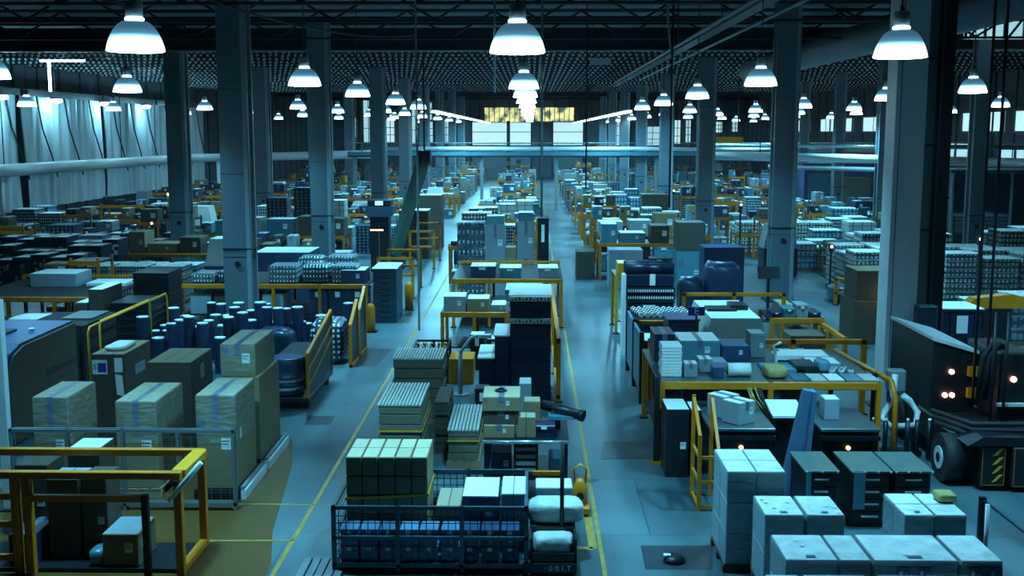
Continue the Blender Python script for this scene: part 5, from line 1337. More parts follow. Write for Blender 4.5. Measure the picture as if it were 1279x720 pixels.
face_text('E', .23, 'paper', s, (0, -.018, z))
rail_fence(4.25, 7.15, 31.3, 1.52, 'yellow rail behind the hooded machine', posts=3)
cabinet((3.15, 3.85, 25.4, 26.4, 0, 1.75), 'stacked dark blue drawer unit left of the hooded machine', 1, 6, 'navy_light', 'navy_light', 'navy')
crate((2.55, 3.05, 25.3, 26.3, 0, 1.25), 'navy bin with white label between side panel and drawer unit', m='navy', lid='white_card')
# zebra striped rolls on a yellow rail
rail_fence(2.55, 3.65, 27.0, 1.45, 'short thick yellow rail holding striped rolls', posts=2)
t = bench(2.55, 4.0, 27.3, 28.9, 1.42, 'low table carrying black and white striped rolls', top='black', posts=2, post='black', rail='black')
def zebra(x, y, z, lab, grp, tilt=.35, r=.075, L=1.0):
    def f():
        m = MB(); n = 9
        for i in range(n):
            a = -L/2+L*i/n; m.cyl((0, a, r), (0, a+L/n, r), r if i % 2 else r*.94, 'white_card' if i % 2 == 0 else 'black', 12)
        return m
    o = kind(('zebra', r, L), 'striped_roll', lambda: [('roll', f, None, None)], lab, 'roll', (x, y, z), tilt, grp); return o
for i in range(9): zebra(2.68+i*.155, 28.0, 1.42, 'black and white striped roll on the low table at the right aisle', 'striped rolls on low table', .12)
b = (2.6, 3.9, 30.2, 31.6)
crate((*b[:4], 0, 1.45), 'navy tray cabinet with pale ticks under the navy bale', m='navy')
for z in (1.47, 1.66):
    m = MB(); m.box(-.66, .66, -.75, .7, 0, .14, 'navy')
    for i in range(20): m.box(-.62+i*.063, -.585+i*.063, -.757, -.75, .03, .10, 'paper')
    tag(obj('ticked_tray', m.mesh('ticked_tray'), None, (3.25, 30.95, z)), '%s navy tray edged with white ticks under the navy bale' % ('lower' if z < 1.5 else 'upper'), 'tray', 'ticked trays')
t = thing('navy_bale', 'big navy wrapped bale with a white sheet on its front', 'bale', (3.25, 30.95, 1.805))
obj('body', MB().box(-.64, .64, -.62, .62, 0, .34, 'navy', bev=.03).mesh('body'), t); obj('roll', MB().cyl((-.66, -.3, .47), (.66, -.3, .47), .16, 'navy', 16).cyl((-.66, .25, .47), (.66, .25, .47), .16, 'navy', 16).mesh('roll'), t)
obj('white_sheet', MB().box(-.02, .13, -.635, -.62, .05, .36, 'paper').mesh('white_sheet'), t)
t = thing('lettered_post', 'white edged board standing at the left of the navy bale', 'board', (2.50, 30.1, 0)); obj('board', MB().box(-.05, .05, -.2, .2, 0, 2.2, 'white_card').mesh('board'), t)
bench(2.5, 4.2, 33.2, 34.8, 1.75, 'yellow posted table with ribbed rolls behind the navy bale', top='steel_dark', posts=2, post='yellow_bright')
for i in range(8): zebra(2.95+i*.15, 34.0, 1.75, 'pale ribbed roll on the yellow posted table behind the navy bale', 'ribbed rolls', .3, .075, 1.0)
carton((2.6, 2.9, 33.4, 34.3, 1.75, 2.1), 'yellow_bright', 'small yellow box beside the ribbed rolls', tape=False)
# blue wrapped bundle and neighbours
sack((5.25, 6.35, 33.2, 34.4, .14, 2.15), 'big blue film wrapped bundle behind the yellow rail', m='navy_light', seed=21, name='film_bundle', cat='bundle')
pallet(5.2, 6.4, 33.2, 34.4, 0, 'pallet under the big blue film wrapped bundle')
sack((4.45, 5.2, 33.3, 34.3, 0, 1.7), 'smaller blue film bundle left of the big one', m='navy_light', seed=22, name='film_bundle', cat='bundle')
carton((5.6, 6.9, 36.2, 37.3, 0, 2.3), 'navy_light', 'tall blue case behind the big film wrapped bundle', tape=False)
carton((5.3, 6.3, 40.6, 41.8, 0, 1.7), 'cyan_plastic', 'teal case with white label under the dark box', tags=2, tape=False)
carton((5.3, 6.3, 40.6, 41.8, 1.7, 2.75), 'board_dark', 'dark brown box with pale lid on the teal case', top='grey_card', tape=False, seams=2)
t = thing('desk_monitor', 'black slanted monitor on a pole left of the first column on the right', 'monitor', (7.55, 35.5, 0))
obj('pole', MB().box(-.04, .04, -.04, .04, 0, 1.5, 'black').box(-.2, .2, -.2, .2, 0, .03, 'black').mesh('pole'), t); obj('panel', MB().prism([(-.12, 1.4), (.1, 1.75), (.14, 1.73), (-.08, 1.38)], 'x', -.35, .35, 'black').mesh('panel'), t)
bench(6.2, 7.6, 28.8, 30.3, 1.2, 'cluttered yellow table between the hooded machine and the floor bay', top='steel_dark', posts=2)
for i in range(4): crate((6.25+i*.33, 6.55+i*.33, 28.9, 29.6, 1.2, 1.35+.1*(i % 3)), '%s small bin on the cluttered yellow table' % ('leftmost', 'second', 'third', 'rightmost')[i], 'small bins', m=('navy', 'cyan_plastic', 'grey_card', 'navy_light')[i])
carton((D(990, 380, 31).x, D(1007, 380, 31).x, 31, 33.6, 0, 1.0), 'board_olive', 'long olive carton pointing down the empty floor bay', top='board_lit_top', tape=False)
carton((7.0, 8.1, 29.3, 30.3, 0, .8), 'board_olive', 'low olive carton before the long one at the floor bay', tape=False, top='board_olive')
# stack of dark cartons behind the big column
carton((9.15, 10.6, 31.6, 33.0, 0, 1.25), 'board_dark', 'lower big dark carton beside the big lit column', 'dark cartons by big column', tape=False)
carton((9.25, 10.7, 31.7, 33.0, 1.25, 2.1), 'board_dark', 'upper big dark carton beside the big lit column', 'dark cartons by big column', top='board_olive', tape=False)
t = thing('lamp_stand', 'yellow work lamp on the dark cartons beside the big column', 'work lamp', (10.0, 31.35, 0)); obj('pole', MB().box(-.03, .03, -.03, .03, 0, 1.35, 'black').box(-.15, .15, -.15, .15, 0, .02, 'black').mesh('pole'), t); obj('lamp_head', MB().cyl((0, -.15, 1.35), (0, 0, 1.4), .10, 'amber_glow', 12).mesh('lamp_head'), t)
# hoses at the foot of the big column
t = thing('hose_stand', 'white hose loop on a valve stand at the foot of the big column', 'hose stand', (6.85, 20.6, 0))
obj('frame', MB().box(-.5, .45, -.15, .15, 0, .08, 'black').box(-.48, -.40, -.05, .05, .08, 1.55, 'black').box(.30, .38, -.05, .05, .08, 1.2, 'black').mesh('frame'), t)
obj('white_hose', MB().tube([(-.1, -.1, 1.55), (-.12, -.12, 1.1), (-.35, -.2, .75), (-.2, -.32, .6), (.25, -.32, .62), (.32, -.2, .85), (.18, -.15, 1.05), (.05, -.1, 1.15)], .065, 'pipe_white', 10).mesh('white_hose'), t)
obj('valve', MB().box(-.2, .12, -.12, .12, 1.2, 1.62, 'steel_grey', bev=.03).mesh('valve'), t)
for i in range(6): obj('pipe', cached('vp', lambda: MB().cyl((0, 0, .05), (0, 0, .75), .045, 'steel_dark', 10).cyl((0, 0, .75), (0, 0, .80), .03, 'paper', 8).mesh('pipe')), t, (-.55+i*.2, -.42-.07*(i % 2), 0))
tag(obj('bent_pipe', MB().tube([(0, 0, 0), (0, 0, 1.2), (-.05, .1, 1.5), (-.3, 3.0, 1.5)], .05, 'yellow', 8).mesh('bent_pipe'), None, (6.62, 20.0, 0)), 'yellow bent pipe rising beside the big column', 'pipe')
# hazard striped industrial truck
t = thing('industrial_truck', 'black industrial truck with hazard striped skirt at the right edge', 'truck', (7.25, 18.4, 0))
obj('chassis', MB().box(.1, 2.6, .3, 4.4, .35, .85, 'black', bev=.03).mesh('chassis'), t)
obj('fender', MB().prism([(.05, .8), (2.6, .8), (2.6, .95), (.3, .95)], 'y', -.1, 1.2, 'steel_dark').mesh('fender'), t)
c = obj('cab_box', MB().prism([(.15, .85), (.95, .85), (.95, 1.95), (.15, 2.2)], 'y', 2.0, 4.4, 'black').mesh('cab_box'), t)
obj('cab_top', MB().prism([(.12, 2.21), (.98, 1.96), (.98, 2.02), (.12, 2.27)], 'y', 1.95, 4.4, 'pipe_white').mesh('cab_top'), t, label='pale cab top')
for x, z in ((.50, 1.62), (.40, 1.18), (.53, 1.18)): obj('red_lamp', MB().cyl((x, 1.96, z), (x, 2.0, z), .045, 'red_glow', 12).mesh('red_lamp'), c, label='lit red lamp')
d = obj('engine_box', MB().box(1.0, 1.62, 1.1, 2.6, .95, 2.15, 'black', bev=.03).mesh('engine_box'), t)
obj('red_lamp', MB().cyl((1.25, 1.06, 1.68), (1.25, 1.1, 1.68), .05, 'red_glow', 12).mesh('red_lamp'), d, label='lit red lamp')
obj('step_bar', MB().box(.95, 1.65, .95, 1.05, 1.22, 1.27, 'pipe_white').mesh('step_bar'), t)
for z in (1.55, 1.15): obj('latch', MB().box(.78, .98, 1.88, 1.98, z, z+.18, 'yellow').mesh('latch'), t)
for i in range(3): obj('hose', MB().tube([(-.15, .9+.1*i, .95+.08*i), (.3, .4, .85+.1*i), (1.2, .2, .88+.11*i), (2.6, .25, .95+.12*i)], .045, 'rubber', 8).mesh('hose'), t)
for i in range(2): obj('hose', MB().tube([(.85+.12*i, 1.6, 1.2), (.85+.12*i, 1.5, 2.0), (1.0+.12*i, 1.45, 2.25), (1.2+.1*i, 1.6, 2.15)], .05, 'rubber', 8).mesh('hose'), t)
for x in (.80, 1.02, 1.7, 2.0): obj('guard_bar', MB().cyl((x, .9, .9), (x, .9, 2.9), .03, 'black', 8).mesh('guard_bar'), t)
wq = obj('wheel', MB().cyl((-.18, .55, .42), (.12, .55, .42), .42, 'rubber', 24).mesh('wheel'), t)
obj('hub', MB().cyl((-.20, .55, .42), (-.18, .55, .42), .20, 'pipe_white', 18).cyl((-.205, .55, .42), (-.20, .55, .42), .09, 'black', 12).mesh('hub'), wq, label='pale wheel hub')
for x in (.12, 2.3): obj('wheel', MB().cyl((x-.1, 3.6, .40), (x+.12, 3.6, .40), .40, 'rubber', 20).mesh('wheel'), t)
def hazard(x0, x1, y, z0, z1):
    m = MB(); m.box(x0, x1, y, y+.5, z0, z1, 'black', bev=.02); w = x1-x0
    for k in range(4):
        zz = z0+.08+k*(z1-z0-.1)/4
        m.prism([(x0+w*.45, zz), (x0+w*.62, zz+.02), (x0+w*.90, zz+.14), (x0+w*.72, zz+.13)], 'y', y-.006, y, 'yellow_bright')
    m.box(x0+.02, x0+.03, y-.005, y, z0+.03, z1-.03, 'yellow'); m.box(x1-.03, x1-.02, y-.005, y, z0+.03, z1-.03, 'yellow'); m.box(x0+.02, x1-.02, y-.005, y, z0+.03, z0+.04, 'yellow')
    return m.mesh('hazard_skirt')
obj('hazard_skirt', hazard(.30, .72, -.05, .08, .78), t, label='skirt with yellow hazard stripes'); obj('hazard_skirt', hazard(.80, 1.34, -.12, .08, .78), t, label='skirt with yellow hazard stripes')
# low rail with posts in the lower right corner
t = thing('black_rail', 'thin black rail sloping along the floor at the lower right edge', 'rail', (6.35, 14.2, 0))
for y in (-1.3, 1.1): obj('post', MB().box(-.04, .04, y-.04, y+.04, 0, .92, 'black').mesh('post'), t)
obj('wire_rope', MB().cyl((0, -1.3, .9), (0, 1.1, .88), .015, 'steel_dark', 6).mesh('wire_rope'), t)
tag(obj('white_rod', MB().cyl((0, 0, 0), (.03, .1, 1.05), .03, 'pipe_white', 10).mesh('white_rod'), None, (6.10, 14.5, 0)), 'short white rod standing beside the wrapped block at lower right', 'rod')
# ================================================================ LEFT MIDDLE FIELD
OCC = []
def occ(x0, x1, y0, y1): OCC.append((min(x0, x1), max(x0, x1), y0, y1))
# tall brown panels and black slatted stacks
for i, (a, b, z) in enumerate(((-11.85, -11.55, 1.6), (-11.5, -11.12, 1.95))):
    carton((a, b, 28.6, 30.0, 0, z), 'board_dark', '%s tall upright brown panel carton behind the dark crates' % ('shorter left', 'taller right')[i], 'upright panels', top='white_card', tags=1, tape=False)
for i, (y0, y1, n) in enumerate(((28.6, 30.0, 8), (30.2, 31.4, 11))):
    for k in range(n):
        crate((-10.95+.05*i, -9.95+.05*i, y0, y1, k*.2, k*.2+.195), '%s slatted black tray counted from the floor in the %s tray tower' % ((ORD[k].replace('nearest', 'lowest')), ('front', 'rear')[i]), 'black tray towers', m='black', name='slatted_tray', tagm='steel_dark')
occ(-16.5, -9.8, 28, 35); occ(-26, -16.3, 34, 42.1)
# yellow benches at left edge
bench(-16, -12.0, 30.8, 34.7, 1.4, 'dark yellow-beamed bench at the left edge behind the low table', top='matt_black', posts=4, back_rail=.16)
bench(-15.6, -12.1, 28.9, 30.4, .95, 'low yellow-beamed table at the left edge with flat white bag', top='matt_black', posts=3, shelf=False)
sack((-14.0, -12.9, 29.2, 30.2, .95, 1.08), 'flat white bag lying on the low table at the left edge', m='white_card', seed=31)
carton((-15.0, -13.6, 33.0, 34.2, 1.4, 1.8), 'grey_card', 'pale flat carton at the back of the left edge bench', top='white_card', tape=False)
carton((-13.4, -12.2, 33.2, 34.2, 1.4, 1.5), 'white_card', 'thin white pack at the back of the left edge bench', tape=False)
# barred dark rack and thin rails left of dark crates
t = thing('barred_rack', 'dark barred rack with pale lid behind the humped cover', 'rack', (-10.6, 25.2, 0))
m = MB()
for i in range(9): m.box(-.7+i*.17, -.67+i*.17, -1.0, -.97, 0, 1.75, 'black')
obj('bars', m.mesh('bars'), t); obj('body', MB().box(-.7, .7, -.9, 1.0, .05, 1.75, 'matt_black').mesh('body'), t)
obj('lid', MB().box(-.1, .6, -.2, .9, 1.75, 1.80, 'bench_top').mesh('lid'), t)
for k, (x, y0, y1, z, l) in enumerate(((-9.55, 24.3, 27.6, 1.85, 'left'), (-9.25, 22.9, 28.0, 1.95, 'right'))):
    t = thing('hand_rail', '%s thin yellow hand rail running back behind the dark crates' % l, 'rail', (x, y0, 0), 0, 'thin hand rails')
    obj('tube', MB().tube([(0, 0, 0), (0, 0, z-.1), (0, .1, z), (0, y1-y0-.1, z), (0, y1-y0, z-.1), (0, y1-y0, 0)], .025, 'yellow_bright', 8).mesh('tube'), t)
sack((-9.0, -8.4, 24.6, 25.3, 0, .5), 'small yellow sack behind the dark crates', m='yellow', seed=33)
# drums standing in front of the first column
r_ = random.Random(5); n = 0
for i in range(13):
    for j in range(5):
        x = -9.75+i*.39+r_.uniform(-.06, .06); y = 27.5+j*.82+r_.uniform(-.12, .12)
        if abs(x+8.6) < .8 and y > 31.2: continue
        if x > -5.9 and y < 30.2 or (-7.05 < x < -5.85 and y < 28.6): continue
        if r_.random() < .1: continue
        r2 = r_.uniform(.12, .175); h = r_.choice((.7, .9, 1.05, 1.25, 1.4))
        drum(x, y, 0, round(r2, 2), h, 'dark blue drum with pale lid standing in the crowd around the first left column', 'drums by the first left column', body=r_.choice(('drum_blue', 'drum_blue', 'navy', 'steel_blue')))
# bag of bottles (dotted) and drums bundle
grid_material('net_dots', (.012, .02, .05), (.6, .72, .8), .13, .14, .46)
sack((-5.75, -4.85, 28.4, 29.6, 0, 1.15), 'bulging net sack of pale round ends beside the left aisle', m='net_dots', seed=41, name='net_sack', cat='sack')
sack((-6.9, -6.0, 27.3, 28.4, 0, 1.1), 'dark shiny bundle left of the bulging net sack', m='drum_blue', seed=42, name='film_bundle', cat='bundle')
for k, (y0, z, l) in enumerate(((28.1, 1.6, 'front'), (29.5, 1.75, 'rear'))):
    t = thing('gate_panel', '%s yellow edged panel standing at the left aisle by the net sack' % l, 'panel', (-4.62, y0, 0), 0, 'gate panels')
    obj('frame', MB().box(-.04, .04, 0, .06, 0, z-.5, 'yellow').box(-.04, .04, 1.14, 1.2, 0, z, 'yellow').bar((0, .03, z-.5), (0, 1.17, z), .08, .06, 'yellow').box(-.04, .04, 0, 1.2, .02, .08, 'yellow').mesh('frame'), t)
    obj('sheet', MB().prism([(.06, .08), (1.14, .08), (1.14, z-.05), (.06, z-.52)], 'x', -.012, .012, 'steel_dark').mesh('sheet'), t)
# barrel trolley at the left aisle
t = thing('barrel_trolley', 'trolley with dark ribbed barrel and yellow edged side panel at the left aisle', 'trolley', (-5.25, 24.0, 0))
obj('deck', MB().box(-.55, .45, -.4, 2.6, .18, .30, 'black', bev=.02).mesh('deck'), t)
for x in (-.45, .35):
    for y in (-.1, 2.2): obj('wheel', MB().cyl((x-.05, y, .1), (x+.05, y, .1), .1, 'rubber', 14).mesh('wheel'), t)
obj('barrel', MB().lathe([(.34, .31), (.36, .34), (.35, .5), (.38, .53), (.35, .56), (.35, .66), (.38, .69), (.35, .72), (.35, .95), (.36, 1.1), (.33, 1.12)], 'navy_light', 18, c=(-.12, .05)).mesh('barrel'), t)
for z in (.42, .60): obj('hoop', MB().lathe([(.385, z), (.39, z+.01), (.39, z+.05), (.385, z+.06)], 'steel_bright', 18, c=(-.12, .05)).mesh('hoop'), t)
obj('crate_load', MB().box(-.5, .36, .6, 2.4, .31, 1.0, 'black', bev=.02).mesh('crate_load'), t)
obj('side_frame', MB().box(.40, .46, -.4, -.34, .3, 1.25, 'yellow').box(.40, .46, 2.5, 2.56, .3, 1.75, 'yellow').bar((.43, -.37, 1.25), (.43, 2.53, 1.75), .06, .06, 'yellow').bar((.43, -.37, .55), (.43, 2.53, 1.1), .05, .05, 'yellow').bar((.43, -.37, .9), (.43, 2.53, 1.4), .05, .05, 'yellow_bright').mesh('side_frame'), t, label='yellow edged side frame')
obj('side_sheet', MB().prism([(-.34, .32), (2.5, .32), (2.5, 1.70), (-.34, 1.2)], 'x', .42, .435, 'steel_dark').mesh('side_sheet'), t)
occ(-10.4, -4.4, 23, 32.2)
# yellow bench behind the first column with bundles on it
bench(-10.9, -5.05, 34.2, 37.4, 1.32, 'long yellow beamed bench behind the first left column with wrapped bundles', top='steel_dark', posts=5)
for i, (x, w, h, mm) in enumerate(((-8.2, .9, .55, 'cyan_plastic'), (-7.2, .95, .6, 'sack'), (-6.2, .8, .55, 'cyan_plastic'), (-7.6, .9, .7, 'sack'), (-6.6, .9, .7, 'cyan_plastic'), (-9.8, .8, .4, 'sack'), (-10.6, .7, .3, 'cyan_plastic'))):
    y = 34.5 if i not in (3, 4) else 35.8
    (goods if mm == 'cyan_plastic' else sack)((x, x+w, y, y+1.0, 1.32, 1.32+h), *(('bottles',) if mm == 'cyan_plastic' else ()), '%s shiny bundle on the long bench behind the first left column' % ('front left', 'front middle', 'front right', 'back left', 'back right', 'second from left end', 'leftmost')[i], 'bench bundles', **(dict(layers=2, top='bottles', name='film_bundle', cat='bundle') if mm == 'cyan_plastic' else dict(m='bottles', seed=50+i, name='film_bundle', cat='bundle')))
carton((-5.9, -5.15, 34.4, 35.4, 1.32, 1.75), 'navy_light', 'blue printed box at the right end of the long bench', top='white_card', tags=1, tape=False)
for i in range(3):
    crate((-6.9+i*.62, -6.32+i*.62, 34.3, 35.3, .38, 1.15), '%s blue crate under the right end of the long bench' % ('left', 'middle', 'right')[i], 'under-bench crates', m='navy_light')
for i in range(4):
    carton((-10.6+i*.75, -9.95+i*.75, 34.3, 35.4, .38, 1.0), ('grey_card', 'board_dark', 'cyan_plastic', 'grey_card')[i], '%s box under the left half of the long bench' % ('first', 'second', 'third', 'fourth')[i], 'under-bench boxes', top='white_card', tape=False)
signal_post(D(318, 400, 33.2).x, 33.2, 1.5, 'thin post with small red lamp right of the first left column')
cabinet((-5.0, -4.25, 35.0, 36.6, 0, 1.75), 'tall blue grey drawer cabinet at the left aisle', 1, 9, 'steel_blue', 'pipe_white', 'steel_dark')
t = thing('bollard', 'short yellow bollard beside the drawer cabinet at the left aisle', 'bollard', (-4.15, 37.6, 0)); obj('post', MB().lathe([(.14, 0), (.14, .85), (.10, .95), (.03, .97)], 'yellow', 14).mesh('post'), t); obj('plate', MB().box(-.2, .2, -.2, .2, 0, .02, 'steel_dark').mesh('plate'), t)
t = thing('bollard', 'yellow bollard at the corner post of the long bench', 'bollard', (-4.85, 33.4, 0)); obj('post', MB().lathe([(.13, 0), (.13, .75), (.09, .85), (.03, .87)], 'yellow', 14).mesh('post'), t); obj('plate', MB().box(-.2, .2, -.2, .2, 0, .02, 'steel_dark').mesh('plate'), t)
occ(-11, -4.0, 32.5, 38)
# wrapped white load & dark tower machine
carton((-9.9, -7.9, 39.5, 41.5, 0, 1.75), 'navy_light', 'long blue case with white film top behind the wrapped bundles', top='white_card', tape=False)
occ(-10, -7.8, 39, 42)
t = thing('tower_machine', 'tall black tower machine with wide grey head left of the left aisle', 'machine', (D(475, 300, 46).x, 46.2, 0))
obj('body', MB().box(-.38, .38, -.4, .4, 0, 2.55, 'black', bev=.02).mesh('body'), t); obj('light_strip', MB().box(-.03, -.01, -.41, -.4, .3, 2.3, 'steel_bright').mesh('light_strip'), t)
obj('head', MB().prism([(-.45, 2.55), (.45, 2.55), (.58, 2.7), (.58, 2.98), (-.58, 2.98), (-.58, 2.7)], 'y', -.5, .5, 'steel_blue').mesh('head'), t)
obj('console', MB().box(-.48, .48, -.42, .4, 2.98, 3.25, 'steel_dark', bev=.03).mesh('console'), t)
obj('screen', MB().box(-.16, .16, -.43, -.42, 3.03, 3.2, 'screen_glow').mesh('screen'), t)
obj('red_strip', MB().box(-.38, .15, -.415, -.405, 1.98, 2.03, 'red_glow').mesh('red_strip'), t, label='lit red strip')
occ(-7, -5.6, 45, 47.2)
# yellow racks at y 45 behind, and their loads
def loaded_rack(x0, x1, y0, y1, z, zone, items, **k):
    bench(x0, x1, y0, y1, z, 'yellow beamed rack table %s' % zone, 'yellow rack tables', top='steel_dark', posts=max(2, int((x1-x0)/2)), foot=False, **k)
    occ(x0-.2, x1+.2, y0-.2, y1+.2)
    x = x0+.1; i = 0; rr = random.Random(int(x0*10+y0))
    while x < x1-.5:
        w = rr.uniform(.6, 1.2); w = min(w, x1-.05-x); st = rr.choice(items); h = rr.uniform(.35, .95)
        if st in ('cans', 'bottles', 'blue_packs', 'crate_grid'):
            goods((x, x+w, y0+.15, min(y1, y0+1.35), z, z+h), st, 'film wrapped pack block on the rack %s' % zone, 'packs on the rack %s' % zone, layers=2)
        else:
            carton((x, x+w, y0+.15, min(y1, y0+1.3), z, z+h), st, 'closed box on the rack %s' % zone, 'boxes on the rack %s' % zone, top='white_card' if st in ('grey_card', 'navy_light', 'cyan_plastic') else None, tape=False, tags=1)
        if rr.random() < .75:
            crate((x, x+w, y0+.2, y0+1.2, .38 if k.get('shelf', True) else 0, .38+rr.uniform(.4, .75)), 'crate under the rack %s' % zone, 'crates under the rack %s' % zone, m=rr.choice(('navy', 'navy_light', 'cyan_plastic', 'steel_dark')))
        x += w+rr.uniform(.04, .3); i += 1
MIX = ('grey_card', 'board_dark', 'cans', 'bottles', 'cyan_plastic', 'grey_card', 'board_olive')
loaded_rack(-15.6, -9.9, 42.6, 44.4, 1.35, 'left of the second left column', MIX)
loaded_rack(-14.2, -8.3, 49.5, 51.3, 1.4, 'behind the second left column', MIX)
loaded_rack(-13.8, -9.6, 55.5, 57.2, 1.4, 'beyond the wire tower on the left', MIX)
# dark blue sticker cases in a block
r_ = random.Random(9)
for j in range(3):
    for i in range(7):
        x = -21.6+i*.70+.12*j; y = 42.2+j*1.5; h = round((1.25, 1.45, 1.65)[j]+r_.choice((-.1, 0, .1)), 2); v = r_.randrange(4)
        def sc(q, v=v, h=h):
            rr = random.Random(v*10+q); m = MB()
            a, z = rr.uniform(-.27, .18), rr.uniform(.15, h-.22); m.box(a, a+rr.uniform(.08, .18), -.606, -.60, z, z+rr.uniform(.09, .2), 'paper'); return m
        kind(('sticker', h, v), 'sticker_case', lambda: [('body', lambda: MB().box(-.32, .32, -.6, .6, 0, h, 'navy', bev=.012), None, None), ('top_sheet', lambda: MB().box(-.2, .22, -.35, -.1, h, h+.006, 'paper'), None, 'white sheet')]+[('sticker', lambda q=q: sc(q), None, 'white sticker') for q in range(6)], 'dark blue case with white stickers in the block at the left', 'case', (x, y+.6, 0), 0, 'dark blue sticker cases')
occ(-22, -16.2, 42, 47)
# wire towers
for i, (x, y) in enumerate(((-11.2, 52.6), (-12.6, 53))):
    goods((x, x+1.0, y, y+1.1, 0, 3.4-.5*i), 'crate_grid', '%s tall tower of dark crates behind the second left column' % ('higher', 'lower')[i], 'crate towers', layers=9, top='navy_light', film=False)
    occ(x-.1, x+1.1, y-.1, y+1.2)
# bottle packs left
k = 0
for x in (-15.9, -14.6, -13.3):
    for y in (38.6, 40.2):
        goods((x, x+1.15, y, y+1.2, .12, 1.35-.15*(k % 2)), 'bottles', 'film wrapped bottle pallet load before the left racks', 'bottle pallets left', layers=4); pallet(x, x+1.15, y, y+1.2, 0, 'pallet under a bottle load before the left racks', 'pallets under bottles left', h=.12, far=True); k += 1
occ(-16.1, -12, 38.4, 41.6)
# brown boxes by the boom
carton((-6.3, -4.9, 53.2, 54.6, 0, 2.3), 'board_dark', 'large grey brown box at the left aisle beyond the tower machine', 'large boxes by the boom', top='white_card', tape=False)
carton((-5.9, -4.6, 57.2, 58.8, 0, 2.8), 'board_dark', 'second larger brown box behind it at the left aisle', 'large boxes by the boom', top='white_card', tape=False)
occ(-6.8, -4.4, 50, 59)
for i, (y, h) in enumerate(((40.3, 1.5), (43.2, 1.5), (49.2, 1.7), (52.4, 1.8))):
    rail_fence(-5.6 if i < 2 else -5.4, -4.25, y, h, '%s short yellow gate rail along the left aisle beyond the bollard' % ORD[i], 'aisle gate rails', posts=2, rails=(1.0, .6))
    occ(-5.7, -4.0, y-.2, y+.2)
# ================================================================ RIGHT MIDDLE FIELD
loaded_rack(2.75, 6.1, 45.4, 47.2, 1.5, 'nearest on the right island beyond the ribbed rolls', MIX)
loaded_rack(2.9, 7.0, 49.9, 51.6, 1.5, 'second on the right island', MIX)
loaded_rack(3.2, 7.6, 56.5, 58.2, 1.6, 'third on the right island', MIX)
carton((3.0, 4.3, 43.0, 44.2, 0, 1.5), 'grey_card', 'large plain grey carton before the right island racks', tape=False, top='grey_card')
carton((1.85, 2.6, 45.6, 46.9, 0, 1.15), 'board_dark', 'single dark brown box standing in the right aisle', tape=False)
occ(1.8, 6.4, 42.5, 48)
occ(5.8, 7.8, 59.8, 61.6)
carton((5.9, 7.3, 60, 61.4, 0, 2.7), 'board_dark', 'big dark box on the right island with an amber lamp beside it', tape=False)
signal_post(7.6, 60.2, 3.0, 'post with amber lamp beside the big dark box on the right island', 'amber_glow')
signal_post(9.3, 50, 2.9, 'post with amber lamp beyond the first column right of the aisle', 'amber_glow')
signal_post(11.1, 41.5, 1.9, 'dark post with red lamp beside the dotted pallets on the right', 'red_glow')
signal_post(D(1224, 300, 34).x, 34, 2.9, 'dark post with red lamp in front of the far right slim column', 'red_glow')
signal_post(-17.2, 50.5, 2.0, 'dark post with red lamp by the outer left column', 'red_glow')
signal_post(-18.2, 56, 3.0, 'white post with yellow lamp by the curtained left wall', 'amber_glow', 'pipe_white')
def block(x0, x1, y0, y1, nx, ny, h, st, zone, layers=6, **k):
    w = (x1-x0)/nx; d = (y1-y0)/ny
    for i in range(nx):
        for j in range(ny):
            hh = h-(.18 if (i+j) % 3 == 1 else 0)
            goods((x0+i*w+.03, x0+(i+1)*w-.03, y0+j*d+.03, y0+(j+1)*d-.03, .12, hh), st, 'wrapped stack in the block %s' % zone, 'pallet stacks %s' % zone, layers=layers, name='wrapped_pallet_stack', **k)
            pallet(x0+i*w+.03, x0+(i+1)*w-.03, y0+j*d+.03, y0+(j+1)*d-.03, 0, 'pallet under a stack in the block %s' % zone, 'pallets %s' % zone, h=.12, far=True)
    occ(x0-.1, x1+.1, y0-.1, y1+.1)
block(11.5, 13.9, 40.0, 43.8, 2, 3, 1.75, 'cans', 'behind the big dark cartons')
block(14.6, 18.6, 39.5, 43.2, 3, 3, 1.75, 'cans', 'right of the big lit column')
block(13.0, 17.8, 31.5, 34.2, 4, 2, 1.2, 'blue_packs', 'behind the industrial truck', 3)
block(18.2, 21, 36, 38.6, 2, 2, 1.5, 'bottles', 'at the right edge', 4)
block(11.0, 13.8, 48.5, 51.2, 2, 2, 1.2, 'blue_packs', 'beside the empty floor bay', 3)
block(14.4, 18.4, 49, 51.8, 3, 2, 1.6, 'cans', 'beyond the red lamp post', 5)
block(18.6, 22.6, 44.6, 47.4, 3, 2, 2.1, 'cans', 'before the dark glass cabin', 6)
block(10.2, 14.8, 55.0, 58.2, 4, 2, 1.6, 'cans', 'on the right beyond the floor bay', 5)
block(14.9, 17.2, 56.0, 58.8, 2, 2, 1.7, 'bottles', 'before the slim far right column', 5)
rail_fence(10.6, 11.4, 39.0, .95, 'small yellow trolley rail by the empty floor bay', posts=2, rails=(1.0, .5))
sack((10.65, 11.35, 39.2, 40.4, 0, .6), 'blue bag lying behind the small yellow trolley rail', m='navy_light', seed=71)
t = thing('yellow_hoist', 'small yellow hoist arm standing among the right pallets', 'hoist', (12.2, 52.2, 0)); obj('mast', MB().box(-.1, .1, -.1, .1, 0, 2.3, 'yellow').box(-.3, .3, -.3, .3, 0, .05, 'steel_dark').mesh('mast'), t); obj('jib', MB().box(-1.1, .1, -.08, .08, 2.1, 2.35, 'yellow').box(-1.1, -.95, -.06, .06, 1.7, 2.1, 'yellow').mesh('jib'), t)
